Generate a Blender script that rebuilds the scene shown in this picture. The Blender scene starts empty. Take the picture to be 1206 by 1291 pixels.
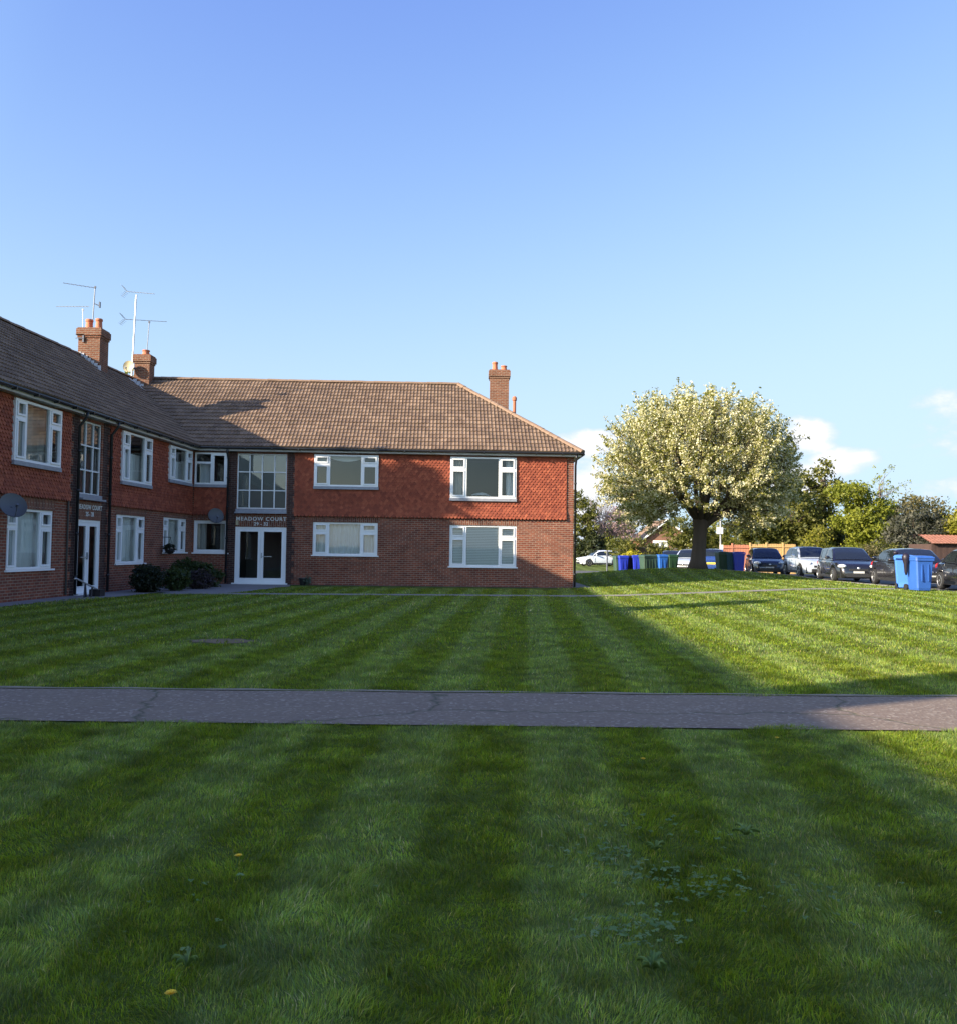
import bpy, bmesh, math, random
import numpy as np
from mathutils import Vector, Matrix
random.seed(7); rng = np.random.default_rng(11)
sc = bpy.context.scene
COL = sc.collection
V = Vector
PI = math.pi

# ------------------------------------------------------------------ terrain
def ss(x, a, b):
    t = np.clip((x - a) / (b - a), 0, 1); return t * t * (3 - 2 * t)
def road_edge(y):
    return 15.5 - 11.5 * ss(y, 43.5, 51.5) - 3 * ss(y, 51.5, 60)
def g(x, y):
    x = np.asarray(x, float); y = np.asarray(y, float)
    far = 1 - ss(y, 53, 64)
    z = .29 * ss(x, 2.5, 12) * ss(y, 4, 26) * far
    z = z + .36 * np.exp(-((x - 9.5) / 6.0) ** 2 - ((y - 46.3) / 3.6) ** 2)
    z = z - .09 * ss(x - road_edge(y), -.5, .3) * far
    return z
def gz(x, y): return float(g(x, y))

# ------------------------------------------------------------------ mesh builder
class MB:
    def __init__(s): s.v = []; s.f = []; s.uv = {}; s.m = {}; s.cm = 0
    def face(s, pts, uv=None):
        n = len(s.v); s.v += [tuple(p) for p in pts]
        if uv: s.uv[len(s.f)] = uv
        if s.cm: s.m[len(s.f)] = s.cm
        s.f.append(list(range(n, n + len(pts))))
    def mesh(s, verts, faces):
        n = len(s.v); s.v += [tuple(p) for p in verts]
        for f in faces:
            if s.cm: s.m[len(s.f)] = s.cm
            s.f.append([n + i for i in f])
    def hexa(s, p):
        s.mesh(p, [(0, 3, 2, 1), (4, 5, 6, 7), (0, 1, 5, 4), (1, 2, 6, 5), (2, 3, 7, 6), (3, 0, 4, 7)])
    def box(s, c, d, rz=0):
        R = Matrix.Rotation(rz, 3, 'Z'); c = V(c); h = V(d) / 2
        s.hexa([c + R @ V((sx * h.x, sy * h.y, sz * h.z)) for sz in (-1, 1) for sx, sy in ((-1, -1), (1, -1), (1, 1), (-1, 1))])
    def fbox(s, fr, u0, u1, o0, o1, z0, z1):
        s.hexa([fr(u, o, z) for z in (z0, z1) for u, o in ((u0, o0), (u1, o0), (u1, o1), (u0, o1))])
    def tube(s, pts, r, n=8, cap=True):
        pts = [V(p) for p in pts]; rs = r if isinstance(r, (list, tuple)) else [r] * len(pts)
        rings = []; prev = None
        for i, p in enumerate(pts):
            t = (pts[min(i + 1, len(pts) - 1)] - pts[max(i - 1, 0)]).normalized()
            if prev is None:
                a = V((0, 0, 1)) if abs(t.z) < .9 else V((1, 0, 0))
                x = t.cross(a).normalized()
            else: x = (prev - t * prev.dot(t)).normalized()
            prev = x; y = t.cross(x)
            rings.append([p + (x * math.cos(k * 2 * PI / n) + y * math.sin(k * 2 * PI / n)) * rs[i] for k in range(n)])
        vs = [q for rg in rings for q in rg]; fs = []
        for i in range(len(rings) - 1):
            for k in range(n):
                fs.append((i * n + k, i * n + (k + 1) % n, (i + 1) * n + (k + 1) % n, (i + 1) * n + k))
        if cap: fs += [tuple(range(n))[::-1], tuple((len(rings) - 1) * n + k for k in range(n))]
        s.mesh(vs, fs)
    def lathe(s, c, prof, n=16, axis='Z', cap=True):
        c = V(c); vs = []; fs = []
        for r, h in prof:
            for k in range(n):
                a = 2 * PI * k / n; x, y = r * math.cos(a), r * math.sin(a)
                vs.append(c + (V((x, y, h)) if axis == 'Z' else V((x, h, y)) if axis == 'Y' else V((h, x, y))))
        for i in range(len(prof) - 1):
            for k in range(n):
                fs.append((i * n + k, i * n + (k + 1) % n, (i + 1) * n + (k + 1) % n, (i + 1) * n + k))
        if cap: fs += [tuple(range(n))[::-1], tuple((len(prof) - 1) * n + k for k in range(n))]
        s.mesh(vs, fs)
    def ball(s, c, r, n=10, m=6, rz=0):
        c = V(c); R = Matrix.Rotation(rz, 3, 'Z'); r = V(r) if not isinstance(r, (int, float)) else V((r, r, r)); vs = []; fs = []
        for i in range(m + 1):
            th = PI * i / m
            for k in range(n):
                a = 2 * PI * k / n
                vs.append(c + R @ V((r.x * math.sin(th) * math.cos(a), r.y * math.sin(th) * math.sin(a), r.z * math.cos(th))))
        for i in range(m):
            for k in range(n): fs.append((i * n + k, i * n + (k + 1) % n, (i + 1) * n + (k + 1) % n, (i + 1) * n + k))
        s.mesh(vs, fs)

def root_of(o):
    while o.parent: o = o.parent
    return o
def link(name, me, mats, parent=None, smooth=False):
    if not isinstance(mats, (list, tuple)): mats = [mats]
    for m in mats: me.materials.append(m)
    o = bpy.data.objects.new(name, me); COL.objects.link(o)
    if parent: o.parent = parent
    if smooth: me.polygons.foreach_set('use_smooth', [True] * len(me.polygons))
    return o
def build(name, mb, mats, parent=None, smooth=False, clips=None, recalc=False, merge=False, sharp=None):
    off = root_of(parent).location if parent else V((0, 0, 0))
    me = bpy.data.meshes.new(name)
    me.from_pydata([(p[0] - off.x, p[1] - off.y, p[2] - off.z) for p in mb.v], [], mb.f)
    if mb.m:
        for i, k in mb.m.items(): me.polygons[i].material_index = k
    if mb.uv:
        ul = me.uv_layers.new(name='UVMap')
        for i, uv in mb.uv.items():
            p = me.polygons[i]
            for k, li in enumerate(p.loop_indices): ul.data[li].uv = uv[k]
    if clips or recalc or merge:
        bm = bmesh.new(); bm.from_mesh(me)
        if merge: bmesh.ops.remove_doubles(bm, verts=bm.verts, dist=.0005)
        for co, no in (clips or []):
            bmesh.ops.bisect_plane(bm, geom=bm.verts[:] + bm.edges[:] + bm.faces[:], plane_co=V(co) - off, plane_no=V(no), clear_outer=True)
        if recalc: bmesh.ops.recalc_face_normals(bm, faces=bm.faces)
        bm.to_mesh(me); bm.free()
    o = link(name, me, mats, parent, smooth)
    if smooth and sharp:
        try: me.set_sharp_from_angle(angle=math.radians(sharp))
        except Exception: pass
    return o
def np_mesh(name, verts, faces_n, mats, parent=None, attrs=None, uv=None, smooth=False):
    """verts (N,3); faces_n: list of (M,k) index arrays"""
    off = root_of(parent).location if parent else V((0, 0, 0))
    me = bpy.data.meshes.new(name)
    verts = np.asarray(verts, np.float32) - np.array(off, np.float32)
    me.vertices.add(len(verts)); me.vertices.foreach_set('co', verts.ravel())
    loops = np.concatenate([f.ravel() for f in faces_n]).astype(np.int32)
    tot = np.concatenate([np.full(len(f), f.shape[1]) for f in faces_n]).astype(np.int32)
    st = np.concatenate([[0], np.cumsum(tot)[:-1]]).astype(np.int32)
    me.loops.add(len(loops)); me.loops.foreach_set('vertex_index', loops)
    me.polygons.add(len(tot)); me.polygons.foreach_set('loop_start', st)
    try: me.polygons.foreach_set('loop_total', tot)
    except Exception: pass
    for k, a in (attrs or {}).items():
        if a.ndim == 2:
            at = me.attributes.new(k, 'FLOAT_COLOR', 'POINT'); at.data.foreach_set('color', a.astype(np.float32).ravel())
        else:
            at = me.attributes.new(k, 'FLOAT', 'POINT'); at.data.foreach_set('value', a.astype(np.float32).ravel())
    me.update(calc_edges=True)
    return link(name, me, mats, parent, smooth)
def thing(name, label, cat, loc=(0, 0, 0), rz=0, group=None):
    o = bpy.data.objects.new(name, None); COL.objects.link(o); o.location = loc; o.rotation_euler = (0, 0, rz)
    o.empty_display_size = .3
    return tag(o, label, cat, group)
def tag(o, label, cat, group=None):
    o['label'] = label; o['category'] = cat
    if group: o['group'] = group
    return o
def struct(o): o['kind'] = 'structure'; return o
def stuff(o, label=None, cat=None):
    o['kind'] = 'stuff'
    if label: o['label'] = label
    if cat: o['category'] = cat
    return o
def copy_tree(o, parent=None):
    c = o.copy(); COL.objects.link(c)
    if parent: c.parent = parent
    for ch in list(o.children): copy_tree(ch, c)
    return c

# ------------------------------------------------------------------ materials
class NT:
    def __init__(s, nt): s.nt = nt
    def n(s, t, **k):
        nd = s.nt.nodes.new(t)
        for a, b in k.items():
            if a.startswith('i_'):
                key = a[2:]; key = int(key) if key.isdigit() else key.replace('_', ' ')
                s.set(nd.inputs[key], b)
            else: setattr(nd, a, b)
        return nd
    def set(s, inp, b):
        if isinstance(b, bpy.types.NodeSocket): s.nt.links.new(b, inp)
        elif isinstance(b, (tuple, list)) and len(b) == 3 and inp.type == 'RGBA': inp.default_value = (*b, 1)
        else: inp.default_value = b
    def math(s, op, a, b=0, c=0, clamp=False):
        nd = s.nt.nodes.new('ShaderNodeMath'); nd.operation = op; nd.use_clamp = clamp
        s.set(nd.inputs[0], a); s.set(nd.inputs[1], b); s.set(nd.inputs[2], c); return nd.outputs[0]
    def mix(s, f, a, b, blend='MIX'):
        nd = s.nt.nodes.new('ShaderNodeMix'); nd.data_type = 'RGBA'; nd.blend_type = blend
        s.set(nd.inputs[0], f); s.set(nd.inputs[6], a); s.set(nd.inputs[7], b); return nd.outputs[2]
    def ramp(s, f, stops):
        nd = s.nt.nodes.new('ShaderNodeValToRGB'); s.set(nd.inputs[0], f); el = nd.color_ramp.elements
        while len(el) < len(stops): el.new(.5)
        for e, (p, c) in zip(el, stops):
            e.position = p; e.color = (*c, 1) if not isinstance(c, (int, float)) else (c, c, c, 1)
        return nd.outputs[0]
    def noise(s, vec, scale, detail=3, rough=.55, w=None):
        nd = s.nt.nodes.new('ShaderNodeTexNoise'); nd.inputs['Scale'].default_value = scale
        nd.inputs['Detail'].default_value = detail; nd.inputs['Roughness'].default_value = rough
        if vec is not None: s.nt.links.new(vec, nd.inputs['Vector'])
        return nd.outputs[0]
def newmat(name):
    m = bpy.data.materials.new(name); m.use_nodes = True; nt = m.node_tree; nt.nodes.clear()
    t = NT(nt); out = t.n('ShaderNodeOutputMaterial'); p = t.n('ShaderNodeBsdfPrincipled')
    nt.links.new(p.outputs[0], out.inputs[0]); t.p = p; t.out = out
    return m, t
def simple(name, col, rough=.6, var=.25, scale=6, metal=0, bump=0, bscale=40, spec=.5, coat=0, streak=False):
    m, t = newmat(name); geo = t.n('ShaderNodeTexCoord').outputs['Object']
    if streak:
        mp = t.n('ShaderNodeMapping'); mp.inputs['Scale'].default_value = (1, 1, .15); t.nt.links.new(geo, mp.inputs[0]); geo = mp.outputs[0]
    f = t.noise(geo, scale, 4)
    c = t.mix(f, tuple(x * (1 - var) for x in col), tuple(min(1, x * (1 + var)) for x in col))
    t.set(t.p.inputs['Base Color'], c); t.p.inputs['Metallic'].default_value = metal
    t.p.inputs['Specular IOR Level'].default_value = spec; t.p.inputs['Coat Weight'].default_value = coat
    t.set(t.p.inputs['Roughness'], t.math('ADD', rough - .08, t.math('MULTIPLY', f, .16)))
    if bump:
        b = t.n('ShaderNodeBump', i_Strength=bump, i_Distance=.01); t.set(b.inputs['Height'], t.noise(geo, bscale, 3)); t.nt.links.new(b.outputs[0], t.p.inputs['Normal'])
    return m
def glass(name, tint=(.85, .9, .9), refl=1.0):
    m, t = newmat(name); t.nt.nodes.remove(t.p)
    tr = t.n('ShaderNodeBsdfTransparent', i_Color=tint); gl = t.n('ShaderNodeBsdfGlossy', i_Color=(1, 1, 1), i_Roughness=.015)
    geo = t.n('ShaderNodeTexCoord').outputs['Object']
    b = t.n('ShaderNodeBump', i_Strength=.04, i_Distance=.02); t.set(b.inputs['Height'], t.noise(geo, 1.3, 1)); t.nt.links.new(b.outputs[0], gl.inputs['Normal'])
    fr = t.n('ShaderNodeFresnel', i_IOR=1.55)
    mx = t.n('ShaderNodeMixShader'); t.set(mx.inputs[0], t.math('MULTIPLY', fr.outputs[0], 1.15 * refl, clamp=True))
    t.nt.links.new(tr.outputs[0], mx.inputs[1]); t.nt.links.new(gl.outputs[0], mx.inputs[2]); t.nt.links.new(mx.outputs[0], t.out.inputs[0])
    return m
def brick(name, cols, mortar, soldier=False):
    m, t = newmat(name); uv = t.n('ShaderNodeUVMap').outputs[0]
    vec = uv
    if soldier:
        mp = t.n('ShaderNodeMapping'); mp.inputs['Rotation'].default_value = (0, 0, PI / 2); t.nt.links.new(uv, mp.inputs[0]); vec = mp.outputs[0]
    def bt(c1, c2, mo):
        b = t.n('ShaderNodeTexBrick', i_Color1=c1, i_Color2=c2, i_Mortar=mo, i_Scale=1.0)
        b.inputs['Mortar Size'].default_value = .0100; b.inputs['Mortar Smooth'].default_value = .2; b.inputs['Bias'].default_value = 0
        b.inputs['Brick Width'].default_value = .225; b.inputs['Row Height'].default_value = .075
        t.nt.links.new(vec, b.inputs['Vector']); return b
    b = bt(cols[0], cols[1], mortar)
    n1 = t.noise(vec, 2.2, 5, .65); n2 = t.noise(vec, 60, 2)
    c = t.mix(t.ramp(n1, [(.35, 0), (.75, 1)]), b.outputs[0], t.mix(1, b.outputs[0], cols[2], 'MULTIPLY'))
    c = t.mix(t.math('MULTIPLY', n2, .45), c, (.02, .012, .01))
    # algae / damp near ground and pale efflorescence patches
    n3 = t.noise(vec, .7, 6, .7)
    c = t.mix(t.ramp(n3, [(.6, 0), (.85, .16)]), c, (.32, .26, .22))
    t.set(t.p.inputs['Base Color'], c); t.p.inputs['Roughness'].default_value = .88
    t.p.inputs['Specular IOR Level'].default_value = .25
    bp = t.n('ShaderNodeBump', i_Strength=.7, i_Distance=.012)
    t.set(bp.inputs['Height'], t.math('SUBTRACT', t.math('MULTIPLY', n2, .3), b.outputs['Fac'])); t.nt.links.new(bp.outputs[0], t.p.inputs['Normal'])
    return m
def tilemat(name, c0, c1, c2, cell=True, moss=0, rough=.8):
    m, t = newmat(name); uv = t.n('ShaderNodeUVMap').outputs[0]
    fl = t.n('ShaderNodeVectorMath', operation='FLOOR'); t.nt.links.new(uv, fl.inputs[0])
    wn = t.n('ShaderNodeTexWhiteNoise', noise_dimensions='2D'); t.nt.links.new(fl.outputs[0] if cell else uv, wn.inputs[0])
    obj = t.n('ShaderNodeTexCoord').outputs['Object']
    c = t.ramp(wn.outputs[0], [(0, c0), (.55, c1), (1, c2)])
    n = t.noise(obj, 1.1, 6, .65); n2 = t.noise(obj, 25, 3)
    c = t.mix(t.ramp(n, [(.4, 0), (.8, .5)]), c, tuple(x * .55 for x in c1))
    c = t.mix(t.math('MULTIPLY', n2, .35), c, tuple(x * .5 for x in c0))
    if moss:
        c = t.mix(t.ramp(t.noise(obj, 2.7, 8, .75), [(.56, 0), (.72, moss)]), c, (.10, .085, .045))
    t.set(t.p.inputs['Base Color'], c); t.p.inputs['Roughness'].default_value = rough; t.p.inputs['Specular IOR Level'].default_value = .3
    b = t.n('ShaderNodeBump', i_Strength=.25, i_Distance=.006); t.set(b.inputs['Height'], n2); t.nt.links.new(b.outputs[0], t.p.inputs['Normal'])
    return m
def leafmat(name, cols, trans=.35, attr=None):
    """cols: ramp of leaf colours picked per leaf clump by noise and per-leaf attribute"""
    m, t = newmat(name); t.p.inputs['Roughness'].default_value = .55; t.p.inputs['Specular IOR Level'].default_value = .3
    a = t.n('ShaderNodeAttribute', attribute_name='tint').outputs['Fac']
    c = t.ramp(a, [(i / (len(cols) - 1), c) for i, c in enumerate(cols)])
    t.set(t.p.inputs['Base Color'], c)
    tl = t.n('ShaderNodeBsdfTranslucent'); t.set(tl.inputs[0], t.mix(.5, c, (.35, .4, .05), 'MIX'))
    mx = t.n('ShaderNodeMixShader', i_0=trans); t.nt.links.new(t.p.outputs[0], mx.inputs[1]); t.nt.links.new(tl.outputs[0], mx.inputs[2])
    t.nt.links.new(mx.outputs[0], t.out.inputs[0]); return m

M = {}
M['brick'] = brick('red_brick', ((.36, .105, .055), (.20, .062, .040), (.62, .55, .55)), (.40, .295, .22))
M['brick_dark'] = brick('dark_brick', ((.10, .045, .035), (.055, .028, .026), (.7, .62, .6)), (.15, .12, .10))
M['soldier'] = brick('soldier_brick', ((.29, .10, .055), (.16, .06, .042), (.6, .53, .53)), (.40, .30, .23), True)
M['chimney'] = brick('chimney_brick', ((.30, .115, .06), (.20, .078, .046), (.6, .55, .5)), (.34, .26, .2))
M['roof'] = tilemat('concrete_roof_tile', (.145, .094, .064), (.19, .126, .085), (.245, .165, .112), True, .6)
M['hung'] = tilemat('clay_hung_tile', (.20, .048, .028), (.33, .080, .040), (.46, .13, .064), False, .15)
M['ridge'] = simple('ridge_tile', (.21, .135, .09), .85, .35, 5, bump=.3)
M['white'] = simple('white_upvc', (.80, .81, .81), .35, .05, 3)
M['paint'] = simple('white_paint_steel', (.66, .68, .68), .5, .12, 5)
M['fascia'] = simple('painted_fascia', (.46, .44, .41), .6, .15, 3, streak=True)
M['black'] = simple('black_plastic_gutter', (.015, .015, .017), .4, .3, 4)
M['lead'] = simple('lead_flashing', (.26, .27, .30), .55, .35, 9, bump=.3, bscale=12)
M['flash'] = simple('pale_lead_flashing', (.48, .48, .50), .5, .2, 9)
M['pot'] = simple('terracotta_pot', (.42, .14, .07), .8, .35, 9)
M['concrete'] = simple('paving_concrete', (.20, .185, .18), .9, .35, 2.5, bump=.4, bscale=60)
M['metal'] = simple('galvanised_metal', (.42, .43, .45), .45, .2, 8, metal=.6)
M['dkmetal'] = simple('dark_aerial_metal', (.12, .13, .16), .5, .2, 8, metal=.3)
M['dish'] = simple('grey_dish_paint', (.085, .09, .10), .55, .15, 4)
M['paledish'] = simple('weathered_cream_dish', (.42, .36, .22), .6, .2, 4)
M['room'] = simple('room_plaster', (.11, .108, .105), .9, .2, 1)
M['net'] = simple('net_curtain', (.78, .80, .83), .9, .12, 2)
M['blind'] = simple('white_blind', (.86, .87, .87), .6, .05, 2)
M['drape'] = simple('pale_drape', (.50, .48, .46), .9, .2, 3)
M['glass'] = glass('window_glass')
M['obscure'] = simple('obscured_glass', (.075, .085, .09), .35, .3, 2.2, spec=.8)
M['letter'] = simple('white_lettering', (.62, .62, .60), .5, .1, 9)
M['bark'] = simple('tree_bark', (.075, .055, .042), .95, .45, 7, bump=.8, bscale=18, streak=True)
M['palebark'] = simple('pale_bark', (.16, .13, .115), .95, .35, 7, bump=.5, bscale=18)

# ------------------------------------------------------------------ building frames
A_ = .035; S_ = .04
P0 = V((-10.85, 34.6, 0))
class Fr:
    def __init__(s, O, u, o): s.O = V(O); s.u = V(u).normalized(); s.o = V(o).normalized()
    def __call__(s, u, o, z): return s.O + s.u * u + s.o * o + V((0, 0, z))
MAIN = Fr(P0, (math.cos(A_), math.sin(A_), 0), (math.sin(A_), -math.cos(A_), 0))
WING = Fr(P0, (-S_, -1, 0), (1, -S_, 0))
ML = 14.5; WL = 47.0; MD = 8.8; WD = 8.6
EAVE = 5.2; RIDGE = 8.57; OV = .33
B = thing('apartment_building', 'two-storey L-shaped red brick and tile-hung block of flats with brown tiled roof', 'building', P0)

def wallpanel(mb, fr, u0, u1, z0, z1, ops, depth=.13, o=0.0):
    us = sorted({u0, u1, *[q for a in ops for q in a[:2]]}); zs = sorted({z0, z1, *[q for a in ops for q in a[2:4]]})
    us = [u for u in us if u0 <= u <= u1]; zs = [z for z in zs if z0 <= z <= z1]
    for i in range(len(us) - 1):
        for j in range(len(zs) - 1):
            cu, cz = (us[i] + us[i + 1]) / 2, (zs[j] + zs[j + 1]) / 2
            if any(a[0] < cu < a[1] and a[2] < cz < a[3] for a in ops): continue
            q = [(us[i], zs[j]), (us[i + 1], zs[j]), (us[i + 1], zs[j + 1]), (us[i], zs[j + 1])]
            mb.face([fr(a, o, b) for a, b in q], q)
    for a in ops:
        a0, a1, b0, b1 = a[:4]
        for (p, q) in (((a0, b0), (a0, b1)), ((a1, b1), (a1, b0)), ((a0, b1), (a1, b1)), ((a1, b0), (a0, b0))):
            mb.face([fr(p[0], o, p[1]), fr(q[0], o, q[1]), fr(q[0], o - depth, q[1]), fr(p[0], o - depth, p[1])],
                    [(p[0], p[1]), (q[0], q[1]), (q[0] + depth, q[1] + .01), (p[0] + depth, p[1] + .01)])

# openings: (u0,u1,z0,z1, style, curtain)
UP, LO = 4.98, 2.36
main_ops = [
    (.08, 1.30, 3.77, UP, 'two', 'reflect'), (.08, 1.36, 1.18, 2.40, 'one', 'drapes'),
    (4.58, 7.02, 3.77, UP, 'three', 'swag'), (4.57, 7.03, 1.15, 2.40, 'three', 'net'),
    (9.76, 12.28, 3.40, UP, 'three', 'sides'), (9.77, 12.32, .78, LO, 'three', 'blind')]
wing_ops = [
    (10.27, 12.55, 3.46, UP, 'three', 'pale'), (10.41, 12.61, .78, 2.30, 'three', 'net'),
    (4.12, 6.43, 3.42, UP, 'three', 'half'), (4.36, 6.58, .85, 2.37, 'three', 'net'),
    (.33, 2.55, 3.77, UP, 'three', 'half'), (.56, 2.80, 1.19, 2.42, 'three', 'net2'),
    (14.2, 16.4, 3.46, UP, 'three', 'half'), (14.2, 16.4, .78, 2.30, 'three', 'net')]
m_stair = (1.66, 3.54, 2.87, 4.98); m_door = (1.64, 3.57, .04, 2.18)
w_stair = (7.71, 9.08, 2.85, 4.95); w_door = (7.63, 9.11, .04, 2.13)
WT = 5.06
mb = MB(); allm = main_ops + [m_stair, m_door]
wallpanel(mb, MAIN, 0, ML, 0, WT, allm)
END = Fr(MAIN(ML, 0, 0), -MAIN.o, MAIN.u)
wallpanel(mb, END, 0, MD, 0, WT, [])
BACK = Fr(MAIN(ML, -MD, 0), -MAIN.u, -MAIN.o); wallpanel(mb, BACK, 0, ML + 9, 0, WT, [])
build('wall', mb, M['brick'], B)
mb = MB(); wallpanel(mb, WING, 0, WL, 0, WT, wing_ops + [w_stair, w_door])
WE = Fr(WING(WL, 0, 0), -WING.o, WING.u); wallpanel(mb, WE, 0, WD, 0, WT, [])
WB = Fr(WING(WL, -WD, 0), -WING.u, -WING.o); wallpanel(mb, WB, 0, WL + 9, 0, WT, [])
build('wall', mb, M['brick'], B)
# dark quoined brick jambs beside the stair bays, soldier courses over ground floor windows
def jamb(fr, ua, ub, z0, z1, inner):
    mb = MB(); k = 0; z = z0
    while z < z1 - .01:
        zt = min(z + .225, z1)
        e = .10 if k % 2 else 0.0
        u0, u1 = (ua, ub + e) if inner < 0 else (ua - e, ub)
        q = [(u0, z), (u1, z), (u1, zt), (u0, zt)]
        mb.face([fr(a, .012, b) for a, b in q], q)
        for (p, r) in ((0, 1), (1, 2), (2, 3), (3, 0)):
            mb.face([fr(q[p][0], 0, q[p][1]), fr(q[r][0], 0, q[r][1]), fr(q[r][0], .012, q[r][1]), fr(q[p][0], .012, q[p][1])], [q[p], q[r], q[r], q[p]])
        z = zt; k += 1
    build('brick_jamb', mb, M['brick_dark'], B)['label'] = 'dark toothed brick jamb framing a stair bay'
jamb(MAIN, 1.38, 1.64, 0, WT, 1); jamb(MAIN, 3.58, 3.78, 0, WT, -1)
jamb(WING, 7.33, 7.61, 0, WT, 1); jamb(WING, 9.13, 9.42, 0, WT, -1)
def soldier(fr, u0, u1, z0, z1):
    mb = MB(); q = [(u0, z0), (u1, z0), (u1, z1), (u0, z1)]; mb.face([fr(a, .004, b) for a, b in q], q); build('soldier_course', mb, M['soldier'], B)
for a in main_ops + wing_ops:
    if a[3] < 3: soldier(MAIN if a in main_ops else WING, a[0] - .05, a[1] + .05, a[3] + .001, 2.585)
soldier(MAIN, 1.66, 3.56, 2.19, 2.62); soldier(WING, 7.63, 9.11, 2.14, 2.62)

# interiors
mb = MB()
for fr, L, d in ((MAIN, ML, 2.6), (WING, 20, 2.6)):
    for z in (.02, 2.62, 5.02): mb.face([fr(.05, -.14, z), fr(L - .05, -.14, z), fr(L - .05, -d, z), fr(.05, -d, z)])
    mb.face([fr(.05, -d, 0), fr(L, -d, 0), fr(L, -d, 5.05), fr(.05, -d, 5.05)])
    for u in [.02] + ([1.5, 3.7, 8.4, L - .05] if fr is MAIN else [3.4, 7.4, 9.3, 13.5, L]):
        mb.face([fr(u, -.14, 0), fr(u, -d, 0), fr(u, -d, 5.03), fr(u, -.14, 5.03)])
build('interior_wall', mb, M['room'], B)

# hung tiles
def hung(fr, u0, u1, z0, z1, ops, name='hung_tiles'):
    vs = []; mb = MB(); w = .138; gz_ = .096; n = int((z1 - z0) / gz_) + 1
    for j in range(n):
        zb = z0 + j * gz_; k0 = -(w / 2 if j % 2 else 0); fl = .045 * max(0, 1 - j / 4.0)
        u = u0 + k0
        while u < u1:
            uc = u + w / 2
            jit = random.uniform(-.004, .004)
            ob = .044 + fl + jit; ot = .008 + fl * .75
            zt = min(zb + gz_ * 1.7, z1); 
            if zt - zb < .03: u += w; continue
            hw = w / 2 - .003
            pts = [(-hw, zt), (hw, zt), (hw, zb + .055), (hw * .42, zb + random.uniform(-.003, .003)), (-hw * .42, zb), (-hw, zb + .055)]
            pts = [(min(max(uc + a, u0), u1), b) for a, b in pts]
            skip = False
            for o in ops:
                if o[0] <= uc <= o[1] and o[2] - .02 <= zb + .05 <= o[3]: skip = True; break
                if zt > o[2] and zb < o[3]:
                    if uc < o[0]: pts = [(min(a, o[0]), b) for a, b in pts]
                    elif uc > o[1]: pts = [(max(a, o[1]), b) for a, b in pts]
                    elif zb < o[2]: pts = [(a, min(b, o[2])) for a, b in pts]
            if not skip and max(p[0] for p in pts) - min(p[0] for p in pts) > .01:
                rr = (random.random(), random.random())
                def oo(b): return ot + (ob - ot) * (zt - b) / max(zt - zb, 1e-3)
                mb.face([fr(a, oo(b), b) for a, b in pts], [rr] * 6)
                for p, q in ((2, 3), (3, 4), (4, 5)):
                    P, Q = pts[p], pts[q]
                    mb.face([fr(P[0], oo(P[1]), P[1]), fr(Q[0], oo(Q[1]), Q[1]), fr(Q[0], oo(Q[1]) - .03, Q[1]), fr(P[0], oo(P[1]) - .03, P[1])], [rr] * 4)
            u += w
    # closing strip under the bottom course
    mb.face([fr(u0, .0, z0 + .02), fr(u1, .0, z0 + .02), fr(u1, .075, z0 + .02), fr(u0, .075, z0 + .02)], [(0, 0)] * 4)
    return build(name, mb, M['hung'], B)
hung(MAIN, 0.06, 1.30, 2.61, 5.03, main_ops); hung(MAIN, 3.84, 14.22, 2.61, 5.03, main_ops)
hung(WING, 0.06, 7.18, 2.61, 5.03, wing_ops); hung(WING, 9.62, 18.5, 2.61, 5.03, wing_ops)
mb = MB(); mb.fbox(WING, 18.5, WL - .3, 0.004, .03, 2.62, 5.03)
build('cladding_panel', mb, M['hung'], B)

# roof
def slope(mb, A, e, s_, L, S, gauge=.30, roll=.145, fine=5):
    A, e, s_ = V(A), V(e).normalized(), V(s_).normalized(); n = e.cross(s_)
    if n.z < 0: n = -n
    cnt = int(L / roll * fine) + 1; al = [min(L, i * roll / fine) for i in range(cnt + 1)]
    j = 0
    while j * gauge < S:
        b0 = j * gauge; b1 = min(S, b0 + gauge + .015); off = (j % 2) * 0.5
        rows = [[], [], []]; dj = random.uniform(-.004, .004)
        for a in al:
            r = .026 * max(0, math.cos(2 * PI * a / roll)) ** .8
            wob = .004 * math.sin(a * 7.3 + j * 1.7) + dj + .012 * math.sin(a * .9 + j * .15)
            rows[0].append(A + e * a + s_ * (b0) + n * (.0 + wob)); rows[1].append(A + e * a + s_ * b0 + n * (.042 + r + wob)); rows[2].append(A + e * a + s_ * b1 + n * (.006 + r + wob))
        m_ = len(al); base = len(mb.v)
        for rw in rows: mb.v += [tuple(p) for p in rw]
        for i in range(m_ - 1):
            for k in (0, 1):
                mb.uv[len(mb.f)] = [(al[i] / (roll * 2) + off, j + .5), (al[i + 1] / (roll * 2) + off - .001, j + .5)] * 1 + [(al[i + 1] / (roll * 2) + off - .001, j + .5), (al[i] / (roll * 2) + off, j + .5)]
                mb.f.append([base + k * m_ + i, base + k * m_ + i + 1, base + (k + 1) * m_ + i + 1, base + (k + 1) * m_ + i])
        j += 1
mh = MD / 2 + OV; wh = WD / 2 + OV; rise = RIDGE - EAVE
def up(o): return (-o * 1.0)
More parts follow.
